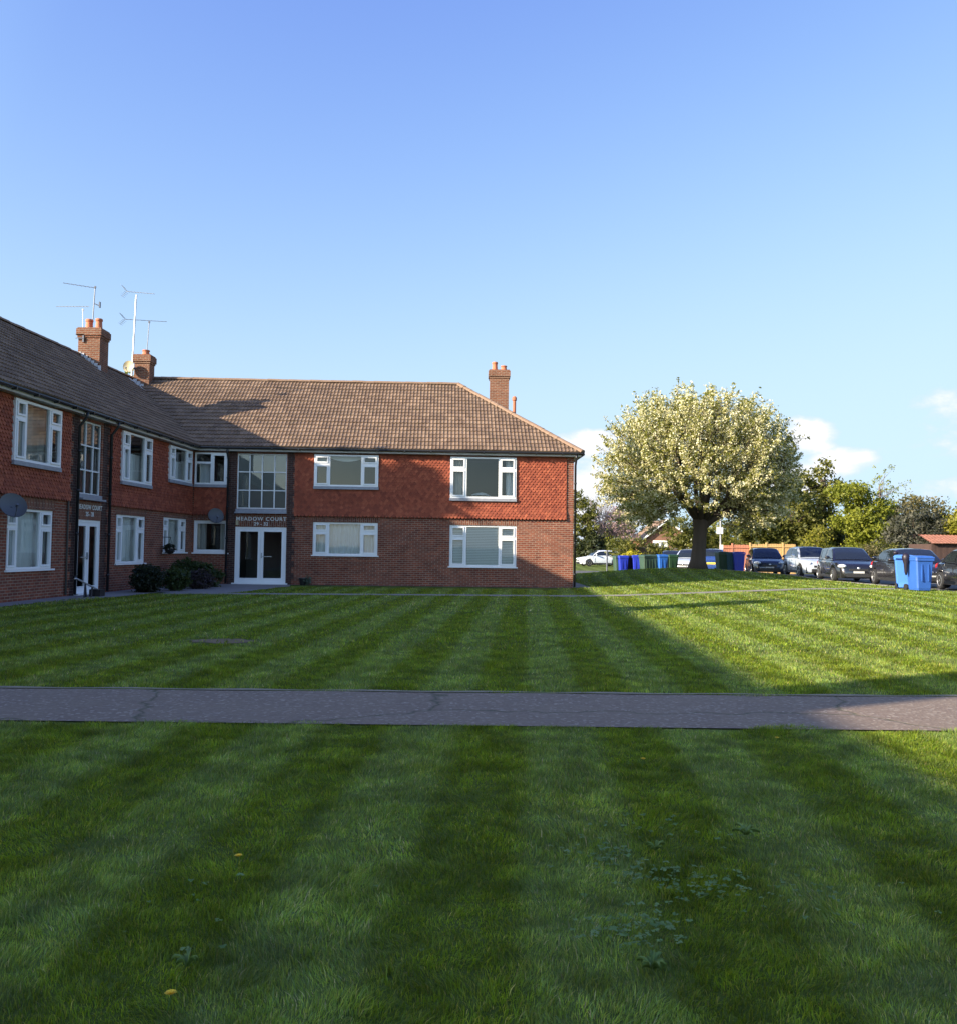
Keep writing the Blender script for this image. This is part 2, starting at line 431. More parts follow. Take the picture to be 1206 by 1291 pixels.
# main front slope
A0 = MAIN(-4.6, OV, EAVE); Sm = math.hypot(mh, rise); sm = (-MAIN.o * mh + V((0, 0, rise))).normalized()
Lm = 4.6 + ML + OV - .04
HE = MAIN(ML + OV - .04, OV, EAVE)
hipdir = (-MAIN.u * mh - MAIN.o * mh + V((0, 0, rise)))
hn = hipdir.cross(V((0, 0, 1))).normalized()      # vertical plane through hip
if hn.dot(MAIN.u) < 0: hn = -hn
mb = MB(); slope(mb, A0, MAIN.u, sm, Lm, Sm)
build('roof', mb, M['roof'], B, clips=[(HE, hn)])
mb = MB(); slope(mb, HE, -MAIN.o, (-MAIN.u * mh + V((0, 0, rise))), 2 * mh, Sm, fine=4)
HB = MAIN(ML + OV - .04, OV - 2 * mh, EAVE); hd2 = (-MAIN.u * mh + MAIN.o * mh + V((0, 0, rise))); hn2 = hd2.cross(V((0, 0, 1))).normalized()
hp2 = hn2 if hn2.dot(-MAIN.o) > 0 else -hn2
build('roof', mb, M['roof'], B, clips=[(HE, -hn), (HB, hp2)])
mb = MB(); slope(mb, MAIN(-9, OV - 2 * mh, EAVE), MAIN.u, (MAIN.o * mh + V((0, 0, rise))), Lm + 4.4, Sm, fine=2)
hq = hn2 if hn2.dot(MAIN.u) > 0 else -hn2
build('roof', mb, M['roof'], B, clips=[(HB, hq)])
# wing slopes
Sw = math.hypot(wh, rise)
mb = MB(); slope(mb, WING(-4.4, OV, EAVE), WING.u, (-WING.o * wh + V((0, 0, rise))), 4.4 + 20, Sw)
slope(mb, WING(20, OV, EAVE), WING.u, (-WING.o * wh + V((0, 0, rise))), WL - 20, Sw, fine=1)
build('roof', mb, M['roof'], B)
mb = MB(); slope(mb, WING(-9, OV - 2 * wh, EAVE), WING.u, (WING.o * wh + V((0, 0, rise))), 9 + WL, Sw, fine=1)
build('roof', mb, M['roof'], B)
mb = MB(); mb.face([WING(WL, OV, EAVE), WING(WL, OV - 2 * wh, EAVE), WING(WL, OV - wh, RIDGE)]); build('gable_end', mb, M['hung'], B)
# ridge and hip caps
mb = MB()
def caps(p, q, seg=.45, r=.115, lift=.0):
    p, q = V(p), V(q); d = q - p; L = d.length; d.normalize(); sd = d.cross(V((0, 0, 1))).normalized(); upv = sd.cross(d)
    n = max(1, round(L / seg)); seg = L / n
    for i in range(n):
        a = p + d * (i * seg); b = p + d * ((i + 1) * seg + .02); rr = r + random.uniform(-.006, .006); dz = random.uniform(-.008, .008)
        ra = []; rb = []
        for k in range(7):
            t = PI * k / 6
            ra.append(a + sd * math.cos(t) * rr * 1.15 + upv * (math.sin(t) * rr * .9 + lift + dz)); rb.append(b + sd * math.cos(t) * rr * 1.08 + upv * (math.sin(t) * rr * .85 + lift + dz))
        vs = ra + rb; mb.mesh(vs, [(k, k + 1, k + 8, k + 7) for k in range(6)] + [tuple(range(7)), tuple(range(13, 6, -1))])
MR = MAIN(ML + OV - .04 - mh, OV - mh, RIDGE)
caps(MAIN(-4.5, OV - mh, RIDGE), MR); caps(HE, MR); caps(HB, MR); caps(WING(-4.5, OV - wh, RIDGE), WING(WL, OV - wh, RIDGE))
build('ridge_tiles', mb, M['ridge'], B, smooth=False)
# valley lead
# fascia, soffit, gutters
mb = MB()
mb.fbox(MAIN, .22, ML + .25, .003, .24, 5.045, 5.15); mb.fbox(WING, .25, WL, .003, .24, 5.045, 5.15); mb.fbox(END, .0, MD, .003, .24, 5.045, 5.15)
build('fascia', mb, M['fascia'], B)
mb = MB()
mb.tube([MAIN(.3, .30, 5.16), MAIN(ML + .36, .30, 5.16)], .05, 8); mb.tube([WING(.3, .30, 5.16), WING(WL, .30, 5.16)], .05, 8); mb.tube([MAIN(ML + .33, .30, 5.13), MAIN(ML + .33, -MD, 5.13)], .055, 8)
for u in range(1, 15): mb.fbox(MAIN, u, u + .04, .24, .37, 5.09, 5.16)
for u in range(1, 20): mb.fbox(WING, u, u + .04, .24, .37, 5.09, 5.16)
build('gutter', mb, M['black'], B)
def downpipe(fr, u, o=.09, top=5.1, go=.3, hopper=False):
    mb = MB(); mb.tube([fr(u, go, top), fr(u, go, top - .12), fr(u, o, top - .38), fr(u, o, .04)], .042, 8)
    for z in (.5, 1.7, 2.9, 4.0): mb.tube([fr(u, o, z), fr(u, o, z + .06)], .055, 8)
    build('downpipe', mb, M['black'], B, smooth=True)
downpipe(WING, 9.30, .1); downpipe(WING, 7.28, .1); downpipe(MAIN, 1.34, .1)
downpipe(MAIN, ML + .06, .03)
mb = MB(); mb.tube([WING(9.72, .05, 2.6), WING(9.72, .05, .05)], .03, 8); build('downpipe', mb, M['black'], B)

# windows
def grid_frame(mb, fr, u0, u1, z0, z1, w, o0, o1):
    mb.fbox(fr, u0, u1, o0, o1, z0, z0 + w); mb.fbox(fr, u0, u1, o0, o1, z1 - w, z1)
    mb.fbox(fr, u0, u0 + w, o0, o1, z0 + w, z1 - w); mb.fbox(fr, u1 - w, u1, o0, o1, z0 + w, z1 - w)
def wavy(fr, u0, u1, z0, z1, o, amp=.035, wl=.16, edge=None):
    mb = MB(); n = max(6, int((u1 - u0) / .03)); ph = random.random() * 9
    top = []; bot = []
    for i in range(n + 1):
        u = u0 + (u1 - u0) * i / n
        d = o + amp * math.sin(u * 2 * PI / wl + ph + 1.4 * math.sin(u * 3 + ph))
        zb = z0 if edge is None else edge((u - u0) / (u1 - u0))
        top.append(fr(u, d * .99, z1)); bot.append(fr(u, d, zb))
    mb.mesh(top + bot, [(i, i + 1, n + 2 + i, n + 1 + i) for i in range(n)]); return mb
def pane(mb, fr, q):
    n = (q[1] - q[0]).cross(q[2] - q[0])
    mb.face(q if n.dot(fr.o) > 0 else q[::-1])
def window(fr, u0, u1, z0, z1, style, cur, upper):
    of = .085 if upper else -.03; ob = of - .09
    mb = MB(); F = .06; W = u1 - u0; Hh = z1 - z0
    grid_frame(mb, fr, u0, u1, z0, z1, F, ob, of)
    lights = []
    if style == 'three':
        a = u0 + W * .235; b = u0 + W * .745; zt = z1 - Hh * .30
        if fr is WING: a, b = u0 + W * .27, u0 + W * .78
        mw = .075
        for x in (a, b): mb.fbox(fr, x - mw / 2, x + mw / 2, ob, of, z0 + F, z1 - F)
        for (l, r) in ((u0 + F, a - mw / 2), (b + mw / 2, u1 - F)):
            mb.fbox(fr, l, r, ob, of, zt - .04, zt + .04)
            for (p, q) in ((z0 + F, zt - .04), (zt + .04, z1 - F)):
                grid_frame(mb, fr, l + .004, r - .004, p + .004, q - .004, .05, ob + .02, of + .022); lights.append((l + .04, r - .04, p + .04, q - .04))
        lights.append((a + mw / 2, b - mw / 2, z0 + F, z1 - F))
    elif style == 'two':
        a = u0 + W * .52; zt = z1 - Hh * .32; mw = .08
        mb.fbox(fr, a - mw / 2, a + mw / 2, ob, of, z0 + F, z1 - F)
        mb.fbox(fr, u0 + F, a - mw / 2, ob, of, zt - .04, zt + .04)
        for (p, q) in ((z0 + F, zt - .04), (zt + .04, z1 - F)): lights.append((u0 + F, a - mw / 2, p, q))
        grid_frame(mb, fr, a + mw / 2 + .003, u1 - F - .003, z0 + F + .003, z1 - F - .003, .05, ob + .02, of + .022); lights.append((a + mw / 2, u1 - F, z0 + F, z1 - F))
    else:
        grid_frame(mb, fr, u0 + F + .003, u1 - F - .003, z0 + F + .003, z1 - F - .003, .055, ob + .02, of - .02); lights.append((u0 + F, u1 - F, z0 + F, z1 - F))
    w = build('window', mb, M['white'], B)
    pm = MB()
    for (l, r, p, q) in lights:
        t = random.uniform(-.004, .004); t2 = random.uniform(-.003, .003)
        pane(pm, fr, [fr(l, of - .045 + t, p), fr(r, of - .045 - t, p), fr(r, of - .045 - t + t2, q), fr(l, of - .045 + t + t2, q)])
    build('pane', pm, M['glass'], w)
    sm_ = MB()
    if upper:
        sm_.fbox(fr, u0 - .02, u1 + .02, .0, .105, z0 - .11, z0 - .003); s = build('sill', sm_, M['lead'], w); s['label'] = 'grey lead apron under the frame'
    else:
        sm_.fbox(fr, u0 - .05, u1 + .05, -.05, .06, z0 - .045, z0 - .001); build('sill', sm_, M['white'], w)
    o = -.24
    def C(mbx, mat, nm='curtain'): build(nm, mbx, M[mat], w, smooth=True)
    if cur == 'net': C(wavy(fr, u0 - .1, u1 + .1, z0 - .1, z1, o), 'net')
    elif cur == 'net2': C(wavy(fr, u0 + W * .05, u0 + W * .5, z0 - .1, z1, o), 'net'); C(wavy(fr, u0 + W * .75, u1, z0 - .1, z1, o), 'net')
    elif cur == 'drapes':
        for l, r, sgn in ((u0, u0 + W * .34, 1), (u1 - W * .26, u1, -1)):
            C(wavy(fr, l, r, z0, z1, o, .05, .2), 'drape')
    elif cur == 'half':
        C(wavy(fr, u0 - .1, u1 + .1, z0 - .1, z0 + Hh * .62, o, .02), 'net'); C(wavy(fr, u0, u0 + W * .16, z0 - .1, z1, o + .05, .05, .2), 'drape')
    elif cur == 'pale': C(wavy(fr, u0 - .1, u1 + .1, z0 - .1, z1, o - .1, .03, .3), 'drape')
    elif cur == 'reflect': C(wavy(fr, u0 + W * .1, u0 + W * .52, z0 - .1, z0 + Hh * .66, o, .02, .2), 'net')
    elif cur == 'swag':
        C(wavy(fr, u0 + W * .22, u1 - W * .24, z0, z1, o + .05, .004, .3, lambda t: z1 - .10 - .13 * (1 - (2 * t - 1) ** 2)), 'blind', 'blind')
        C(wavy(fr, u0, u0 + W * .2, z1 - .34, z1, o, .01, .3), 'net')
    elif cur == 'sides':
        C(wavy(fr, u0, u0 + W * .2, z0 - .1, z1, o, .05, .14), 'drape'); C(wavy(fr, u1 - W * .15, u1 + .05, z0 - .1, z1, o, .05, .14), 'net')
    elif cur == 'blind':
        b_ = MB(); z = z0
        while z < z1:
            b_.face([fr(u0 + .01, -.125, z), fr(u1 - .01, -.125, z), fr(u1 - .01, -.15, z + .053), fr(u0 + .01, -.15, z + .053)]); z += .062
        C(b_, 'blind', 'blind')
    return w
for fr, ops in ((MAIN, main_ops), (WING, wing_ops)):
    for a in ops: window(fr, *a, a[2] > 3)
def stairwin(fr, o4, nc, nr):
    u0, u1, z0, z1 = o4; mb = MB(); grid_frame(mb, fr, u0, u1, z0, z1, .045, -.10, -.04); pm = MB()
    for i in range(1, nc): x = u0 + (u1 - u0) * i / nc; mb.fbox(fr, x - .022, x + .022, -.095, -.035, z0 + .045, z1 - .045)
    for j in range(1, nr): z = z0 + (z1 - z0) * j / nr; mb.fbox(fr, u0 + .045, u1 - .045, -.093, -.033, z - .02, z + .02)
    w = build('stair_window', mb, M['paint'], B)
    for i in range(nc):
        for j in range(nr):
            t = random.uniform(-.004, .004)
            a, b = u0 + (u1 - u0) * i / nc, u0 + (u1 - u0) * (i + 1) / nc; p, q = z0 + (z1 - z0) * j / nr, z0 + (z1 - z0) * (j + 1) / nr
            pane(pm, fr, [fr(a, -.07 + t, p), fr(b, -.07 - t, p), fr(b, -.07 - t, q), fr(a, -.07 + t, q)])
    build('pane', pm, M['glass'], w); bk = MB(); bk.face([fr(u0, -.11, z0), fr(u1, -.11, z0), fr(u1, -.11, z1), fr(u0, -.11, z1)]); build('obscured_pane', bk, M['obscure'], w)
    lm = MB(); lm.fbox(fr, u0 - .04, u1 + .04, .0, .17, 2.69, 2.74); lm.fbox(fr, u0 - .02, u1 + .02, .0, .05, 2.74, 2.86); build('canopy', lm, M['lead'], B)
stairwin(MAIN, m_stair, 4, 3); stairwin(WING, w_stair, 3, 3)
def doors(fr, o4, open_=0):
    u0, u1, z0, z1 = o4; mb = MB(); grid_frame(mb, fr, u0, u1, z0, z1, .07, -.12, -.02)
    c = (u0 + u1) / 2; d = build('door', mb, M['white'], B); pm = MB(); hm = MB()
    lf = MB()
    for (l, r) in ((u0 + .07, c), (c, u1 - .07)):
        grid_frame(lf, fr, l + .003, r - .003, z0 + .073, z1 - .073, .105, -.10, -.03)
        lf.fbox(fr, l + .11, r - .11, -.10, -.03, z0 + .16, z0 + .2)
        pane(pm, fr, [fr(l + .1, -.065, z0 + .1), fr(r - .1, -.065, z0 + .1), fr(r - .1, -.065, z1 - .1), fr(l + .1, -.065, z1 - .1)])
    build('door_leaf', lf, M['white'], d); build('pane', pm, M['glass'], d)
    hm.fbox(fr, c + .03, c + .06, -.03, .02, 1.0, 1.2); hm.fbox(fr, c + .06, c + .42, -.025, -.005, 1.05, 1.075); build('handle', hm, M['metal'], d)
    st = MB(); st.fbox(fr, u0 - .08, u1 + .08, -.02, .14, .005, .055); build('threshold', st, M['white'], d)
doors(MAIN, m_door); doors(WING, w_door)
mb = MB(); mb.fbox(MAIN, 1.66, 1.76, .004, .05, 2.24, 2.42); build('intercom', mb, M['paledish'], B)
# lettering
def text(fr, uc, z, size, s, flip=False, sx=1.0, sp=1.3):
    cu = bpy.data.curves.new('t', 'FONT'); cu.body = s; cu.size = size; cu.align_x = 'CENTER'; cu.extrude = .006; cu.space_character = sp; cu.offset = .004
    o = bpy.data.objects.new('t', cu); COL.objects.link(o); dg = bpy.context.evaluated_depsgraph_get()
    me = bpy.data.meshes.new_from_object(o.evaluated_get(dg)); bpy.data.objects.remove(o)
    me.name = 'sign_lettering'
    for v in me.vertices:
        x, y, zz = v.co; p = fr(uc + x * sx * (-1 if flip else 1), .016 + zz, z + y) - P0; v.co = p
    return link('sign_lettering', me, M['letter'], B)
text(MAIN, 2.61, 2.42, .20, 'MEADOW COURT', sp=1.22); text(MAIN, 2.61, 2.24, .17, '29 - 32', sp=1.1)
text(WING, 8.37, 2.43, .19, 'MEADOW COURT', True, .88, sp=1.15); text(WING, 8.37, 2.24, .17, '25 - 28', True, .9, sp=1.1)

# chimneys
def chimney(x0, x1, y0, y1, zb, zt, pots, rot=0, flash=None):
    mb = MB(); 
    def ring(x0, x1, y0, y1, za, zb_):
        c = [(x0, y0), (x1, y0), (x1, y1), (x0, y1)]; acc = 0
        for i in range(4):
            p, q = c[i], c[(i + 1) % 4]; L = math.hypot(q[0] - p[0], q[1] - p[1])
            mb.face([(p[0], p[1], za), (q[0], q[1], za), (q[0], q[1], zb_), (p[0], p[1], zb_)], [(acc, za), (acc + L, za), (acc + L, zb_), (acc, zb_)]); acc += L
        for z in (za, zb_): mb.face([(a, b, z) for a, b in c], [(a, b) for a, b in c])
    ring(x0, x1, y0, y1, zb, zt - .38); ring(x0 - .03, x1 + .03, y0 - .03, y1 + .03, zt - .38, zt - .30)
    ring(x0 - .065, x1 + .065, y0 - .065, y1 + .065, zt - .30, zt - .05); ring(x0 - .03, x1 + .03, y0 - .03, y1 + .03, zt - .05, zt)
    c = build('chimney', mb, M['chimney'], B); cy = (y0 + y1) / 2
    for px, h, r in pots:
        pm = MB(); pm.lathe((px, cy, zt - .02), [(r * .7, 0), (r * 1.12, .0), (r * 1.1, .06), (r, .09), (r * .88, h * .75), (r * 1.05, h * .8), (r * 1.08, h * .93), (r * .95, h), (r * .7, h), (r * .65, h * .5)], 14)
        build('chimney_pot', pm, M['pot'], c, smooth=True, sharp=40)
    if flash:
        fm = MB()
        for i in range(flash[0]):
            xa = x0 - .03 + i * (x1 - x0 + .08) / flash[0]; xb = xa + (x1 - x0 + .08) / flash[0] + .02; zr = flash[1](xa)
            fm.hexa([(a, b, z) for z, e in ((flash[1](xb) - .03, 0), (zr + .14, 0)) for a, b in ((xa, y0 - .025), (xb, y0 - .025), (xb, y0 - .002), (xa, y0 - .002))])
        fm.hexa([(x0 - .12, y0 - .30, flash[1](x0 - .12) + .05), (x1 + .12, y0 - .30, flash[1](x1 + .12) + .05), (x1 + .12, y0 - .02, flash[1](x1 + .12) + .05), (x0 - .12, y0 - .02, flash[1](x0 - .12) + .05),
                 (x0 - .12, y0 - .30, flash[1](x0 - .12) + .075), (x1 + .12, y0 - .30, flash[1](x1 + .12) + .075), (x1 + .12, y0 - .02, flash[1](x1 + .12) + .075), (x0 - .12, y0 - .02, flash[1](x0 - .12) + .075)])
        build('lead_flashing', fm, M['flash'], c)
    return c
kw = rise / wh
def wingz(x, y):
    d = (V((x, y, 0)) - P0).dot(WING.o); return EAVE + min(OV - d, d - (OV - 2 * wh)) * kw
chimney(-15.18, -14.36, 34.15, 34.95, 6.5, 9.62, [(-14.95, .42, .135), (-14.58, .45, .125)], flash=(7, lambda x: wingz(x, 34.1)))
chimney(-14.62, -13.98, 38.3, 38.9, 6.0, 9.5, [(-14.25, .26, .15)], flash=(5, lambda x: wingz(x, 38.2)))
c3y = 40.5; cx3 = .84
chimney(cx3 - .42, cx3 + .42, c3y - .3, c3y + .4, 6.5, 9.43, [(cx3 - .2, .42, .12), (cx3 + .2, .26, .13)])
chimney(-15.2, -14.4, 12.8, 13.7, 6.5, 9.9, [(-15, .42, .135), (-14.6, .45, .125)])
chimney(-15.0, -14.2, -.3, .7, 6.5, 9.9, [(-14.8, .42, .135), (-14.4, .45, .125)])
mb = MB(); mb.lathe((1.52, 40.3, 7.0), [(.07, 0), (.07, 1.05), (.10, 1.08), (.10, 1.2), (.05, 1.26)], 10); build('vent_pipe', mb, M['pot'], B)

# ------------------------------------------------------------------ aerials and dishes
def aerial(label, base, top, boom0, boom1, mat, r=.018, nel=9, el=.28, refl=True, vert=False):
    t = thing('tv_aerial', label, 'aerial', base, group='television aerials on the chimneys')
    mb = MB(); mb.tube([base, top], r, 8); build('mast', mb, M[mat], t)
    mb = MB(); b0, b1 = V(boom0), V(boom1); mb.tube([b0, b1], .011, 6); d = (b1 - b0).normalized(); sd = V((-d.y, d.x, 0)).normalized()
    if vert: sd = V((0, 0, 1))
    for i in range(nel):
        p = b0 + (b1 - b0) * (i + .3) / nel; l = el * (.6 + .4 * i / nel); mb.tube([p - sd * l / 2 * .9, p + sd * l / 2], .005, 4)
    build('boom', mb, M[mat], t)
    mb = MB()
    if refl:
        for sg in (-1, 1):
            for k in range(4):
                p = b1 + V((0, 0, sg * (.05 + k * .055))) + d * (.02 + .05 * k); mb.tube([p - sd * .22, p + sd * .22], .006, 4)
            mb.tube([b1, b1 + V((0, 0, sg * .25)) + d * .2], .006, 4)
        build('reflector', mb, M[mat], t)
    mb = MB(); p = V(top); mb.box(p, (.06, .06, .08)); build('clamp', mb, M[mat], t)
    return t
a1 = aerial('dark television aerial with clamp arm on the tall mast above the two-pot chimney', (-14.93, 34.75, 9.6), (-14.86, 34.75, 11.33), (-16.1, 34.75, 11.48), (-14.84, 34.75, 11.30), 'dkmetal', .02, refl=False, nel=8)
mb = MB(); mb.tube([(-14.88, 34.75, 10.7), (-14.70, 34.75, 10.62)], .02, 6); mb.box((-14.66, 34.75, 10.65), (.04, .1, .22)); build('bracket', mb, M['dkmetal'], a1)
mb = MB(); mb.box((-14.98, 34.12, 9.3), (.06, .04, .5)); mb.box((-15.1, 34.1, 9.34), (.32, .03, .03)); mb.box((-15.1, 34.1, 9.2), (.32, .03, .03)); build('wall_bracket', mb, M['dkmetal'], a1)
aerial('faint thin television aerial on short mast left behind the two-pot chimney', (-16.2, 36.9, 8.0), (-16.25, 36.9, 11.0), (-17.35, 36.9, 11.12), (-16.0, 36.9, 11.14), 'metal', .012, nel=10, el=.2, refl=False)
aerial('television aerial on the thick pale mast beside the smaller chimney', (-14.77, 38.45, 8.6), (-14.68, 38.45, 12.05), (-13.9, 38.45, 12.13), (-15.1, 38.45, 12.22), 'metal', .032, el=.3)
aerial('television aerial with long boom on the thin mast rising from the smaller chimney pot', (-14.22, 38.6, 9.6), (-14.15, 38.6, 10.95), (-13.4, 38.6, 10.98), (-15.2, 38.6, 11.06), 'dkmetal', .016, nel=12, el=.18, refl=True)
def dish(label, loc, face, r, mat, arm):
    t = thing('satellite_dish', label, 'satellite dish', loc, group='satellite dishes')
    f = V(face).normalized(); q = f.to_track_quat('Z', 'Y').to_matrix(); mb = MB(); n = 24; vs = []; fs = []
    for i, (rr, h) in enumerate([(0.01, -.14), (.3, -.125), (.6, -.09), (.85, -.04), (1, 0), (1.0, -.02), (.6, -.11), (.01, -.165)]):
        for k in range(n):
            a = 2 * PI * k / n; vs.append(V(loc) + q @ V((rr * r * math.cos(a), rr * r * 1.06 * math.sin(a), h * r / .4 * .9)))
    for i in range(7):
        for k in range(n): fs.append((i * n + k, i * n + (k + 1) % n, (i + 1) * n + (k + 1) % n, (i + 1) * n + k))
    mb.mesh(vs, fs); build('reflector', mb, M[mat], t, smooth=True, sharp=50)
    mb = MB(); p = V(loc) + q @ V((0, -r, -.02)); e = V(loc) + f * r * 1.1 + V((0, 0, -r * .5)); mb.tube([p, e], .012, 6); mb.tube([e, e - f * .1], .03, 8); build('receiver_arm', mb, M['dkmetal'], t)
    mb = MB(); mb.tube([V(loc) - f * .09, V(arm) + V((0, 0, -.02)), V(arm)], .022, 6); mb.ball(arm, (.06, .06, .06)); build('wall_bracket', mb, M['dkmetal'], t)
dish('grey satellite dish over the square ground floor window next to the inner corner', MAIN(.98, .32, 2.58), (.45, -.8, .35), .29, 'dish', MAIN(.98, .0, 2.5))
dish('grey satellite dish at the left picture edge above a net-curtained window', WING(13.0, .36, 2.34), (.62, -.62, .48), .31, 'dish', WING(13.1, .0, 2.28))
dish('small round cream satellite dish fixed on the smaller chimney', (-14.78, 38.05, 8.93), (-.12, -1, .12), .235, 'paledish', (-14.6, 38.32, 8.9))

# ------------------------------------------------------------------ ground
def draped(name, xs, ys_fn, lift, mat, cat=None):
    """xs: list of x; ys_fn(x)->(y0,y1)"""
    vs = []; n = 5
    for x in xs:
        y0, y1 = ys_fn(x)
        for k in range(n): y = y0 + (y1 - y0) * k / (n - 1); vs.append((x, y, gz(x, y) + lift))
    fs = [(i * n + k, (i + 1) * n + k, (i + 1) * n + k + 1, i * n + k + 1) for i in range(len(xs) - 1) for k in range(n - 1)]
    mb = MB(); mb.mesh(vs, fs); return struct(build(name, mb, mat, smooth=True))
STR_W = .53; STR_S = .055
def stripe_sheen_nodes(t):
    """0/1 mowing stripe from world position, mask for the painted stripe sheen"""
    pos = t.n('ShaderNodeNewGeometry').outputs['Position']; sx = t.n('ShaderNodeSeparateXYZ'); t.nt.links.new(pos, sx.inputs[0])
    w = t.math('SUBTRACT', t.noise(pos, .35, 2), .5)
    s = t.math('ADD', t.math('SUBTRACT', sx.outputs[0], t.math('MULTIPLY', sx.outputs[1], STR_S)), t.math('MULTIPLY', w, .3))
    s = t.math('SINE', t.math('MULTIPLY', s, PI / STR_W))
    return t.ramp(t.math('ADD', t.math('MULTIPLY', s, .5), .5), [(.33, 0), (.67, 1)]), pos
m, t = newmat('lawn_ground'); st, pos = stripe_sheen_nodes(t)
n1 = t.noise(pos, 3, 6, .7); n2 = t.noise(pos, .25, 4)
c = t.mix(st, (.085, .115, .020), (.12, .155, .036))  # stripe light and dark from blade lean, painted into the ground colour
c = t.mix(t.ramp(n1, [(.45, 0), (.8, .7)]), c, (.045, .05, .018)); c = t.mix(t.ramp(n2, [(.5, 0), (.75, .4)]), c, (.07, .085, .02))
t.set(t.p.inputs['Base Color'], c); t.p.inputs['Roughness'].default_value = .95; t.p.inputs['Specular IOR Level'].default_value = .1
b = t.n('ShaderNodeBump', i_Strength=.8, i_Distance=.05); t.set(b.inputs['Height'], t.noise(pos, 30, 4)); t.nt.links.new(b.outputs[0], t.p.inputs['Normal'])
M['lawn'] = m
def axis(lo, hi, fine_lo, fine_hi, step, n):
    a = list(np.arange(fine_lo, fine_hi + 1e-6, step)); k = np.linspace(0, 1, n)[1:] ** 2.2
    return [fine_lo + (lo - fine_lo) * q for q in k[::-1]] + a + [fine_hi + (hi - fine_hi) * q for q in k]
gx = np.array(axis(-700, 700, -24, 36, .5, 14)); gy = np.array(axis(-700, 900, -14, 72, .5, 14))
X, Y = np.meshgrid(gx, gy); vv = np.stack([X, Y, g(X, Y)], -1).reshape(-1, 3); nx, ny = len(gx), len(gy)
ii = np.arange(nx * ny).reshape(ny, nx); ff = np.stack([ii[:-1, :-1], ii[:-1, 1:], ii[1:, 1:], ii[1:, :-1]], -1).reshape(-1, 4)
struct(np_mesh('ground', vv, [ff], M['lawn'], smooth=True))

# asphalt footpath
m, t = newmat('worn_asphalt_path'); pos = t.n('ShaderNodeNewGeometry').outputs['Position']
sp = t.n('ShaderNodeTexVoronoi', i_Scale=38.0); t.nt.links.new(pos, sp.inputs[0])
wn = t.n('ShaderNodeTexWhiteNoise'); t.nt.links.new(sp.outputs['Color'], wn.inputs[0])
c = t.ramp(wn.outputs[0], [(0, (.15, .108, .086)), (.6, (.175, .128, .10)), (.88, (.20, .152, .12)), (.97, (.29, .24, .195))])
n1 = t.noise(pos, 1.4, 6, .7); c = t.mix(t.ramp(n1, [(.4, 0), (.75, .6)]), c, (.20, .152, .112)); 
mp = t.n('ShaderNodeMapping'); mp.inputs['Scale'].default_value = (1, 2.4, 1); t.nt.links.new(pos, mp.inputs[0])
n3 = t.noise(mp.outputs[0], 7, 4, .65); c = t.mix(t.ramp(n3, [(.58, 0), (.7, .55)]), c, (.23, .20, .175))
vc = t.n('ShaderNodeTexVoronoi', feature='DISTANCE_TO_EDGE', i_Scale=.21); wv = t.n('ShaderNodeVectorMath', operation='ADD'); t.nt.links.new(pos, wv.inputs[0])
nn = t.n('ShaderNodeTexNoise', i_Scale=3.0); t.nt.links.new(pos, nn.inputs[0]); sc_ = t.n('ShaderNodeVectorMath', operation='SCALE'); t.nt.links.new(nn.outputs['Color'], sc_.inputs[0]); sc_.inputs['Scale'].default_value = .35
t.nt.links.new(sc_.outputs[0], wv.inputs[1]); t.nt.links.new(wv.outputs[0], vc.inputs[0])
ck = t.ramp(vc.outputs['Distance'], [(0, .75), (.006, 0)])
c = t.mix(ck, c, (.05, .055, .025))
t.set(t.p.inputs['Base Color'], c); t.p.inputs['Roughness'].default_value = .9; t.p.inputs['Specular IOR Level'].default_value = .3
b = t.n('ShaderNodeBump', i_Strength=.6, i_Distance=.006); t.set(b.inputs['Height'], t.math('SUBTRACT', t.math('ADD', sp.outputs['Distance'], n3), t.math('MULTIPLY', ck, 2))); t.nt.links.new(b.outputs[0], t.p.inputs['Normal'])
M['path'] = m
def path_y(x): return 7.43 + .012 * x, 9.13 + .023 * x
xs = list(np.arange(-16, 15.6, .5)); draped('path', xs, path_y, .012, M['path'])
M['soil'] = simple('bare_edge_soil', (.20, .165, .12), .95, .4, 9, bump=.6, bscale=50)
edge = lambda x: (path_y(x)[1] - .02 + .02 * math.sin(x * 3.1), path_y(x)[1] + .05 + .025 * math.sin(x * 5.3 + 1))
draped('path_edge', list(np.arange(-16, 15.6, .12)), edge, .02, M['soil'])
# thin path to the doors and paving round the wing
M['thin'] = simple('pale_concrete_path', (.20, .18, .15), .9, .3, 3, bump=.3)
def thin_y(x):
    c = float(np.interp(x, [-11, -8.5, 0, 9.5, 15.6], [26.3, 27.3, 28.5, 29.5, 31.3])); return c - .45, c + .45
draped('garden_path', list(np.arange(-9.3, 15.6, .4)), thin_y, .014, M['thin'])
mb = MB()
def flat(pts, z=.01): mb.face([(x, y, gz(x, y) + z) for x, y in pts])
flat([WING(6.0, .0, 0)[:2], WING(45, .0, 0)[:2], WING(45, .75, 0)[:2], WING(13, .75, 0)[:2], WING(9.5, 1.35, 0)[:2], WING(6.8, 1.5, 0)[:2]], .008)
flat([WING(0, 0, 0)[:2], WING(6.0, .0, 0)[:2], WING(6.8, 1.5, 0)[:2], (-8.1, 27.1), (-7.4, 28.3), (-6.8, 33.2), MAIN(3.75, 0, 0)[:2], MAIN(0, 0, 0)[:2]], .010)
flat([MAIN(ML, 0, 0)[:2], MAIN(ML + .7, 0, 0)[:2], MAIN(ML + .7, -9, 0)[:2], MAIN(ML, -9, 0)[:2]], .012)
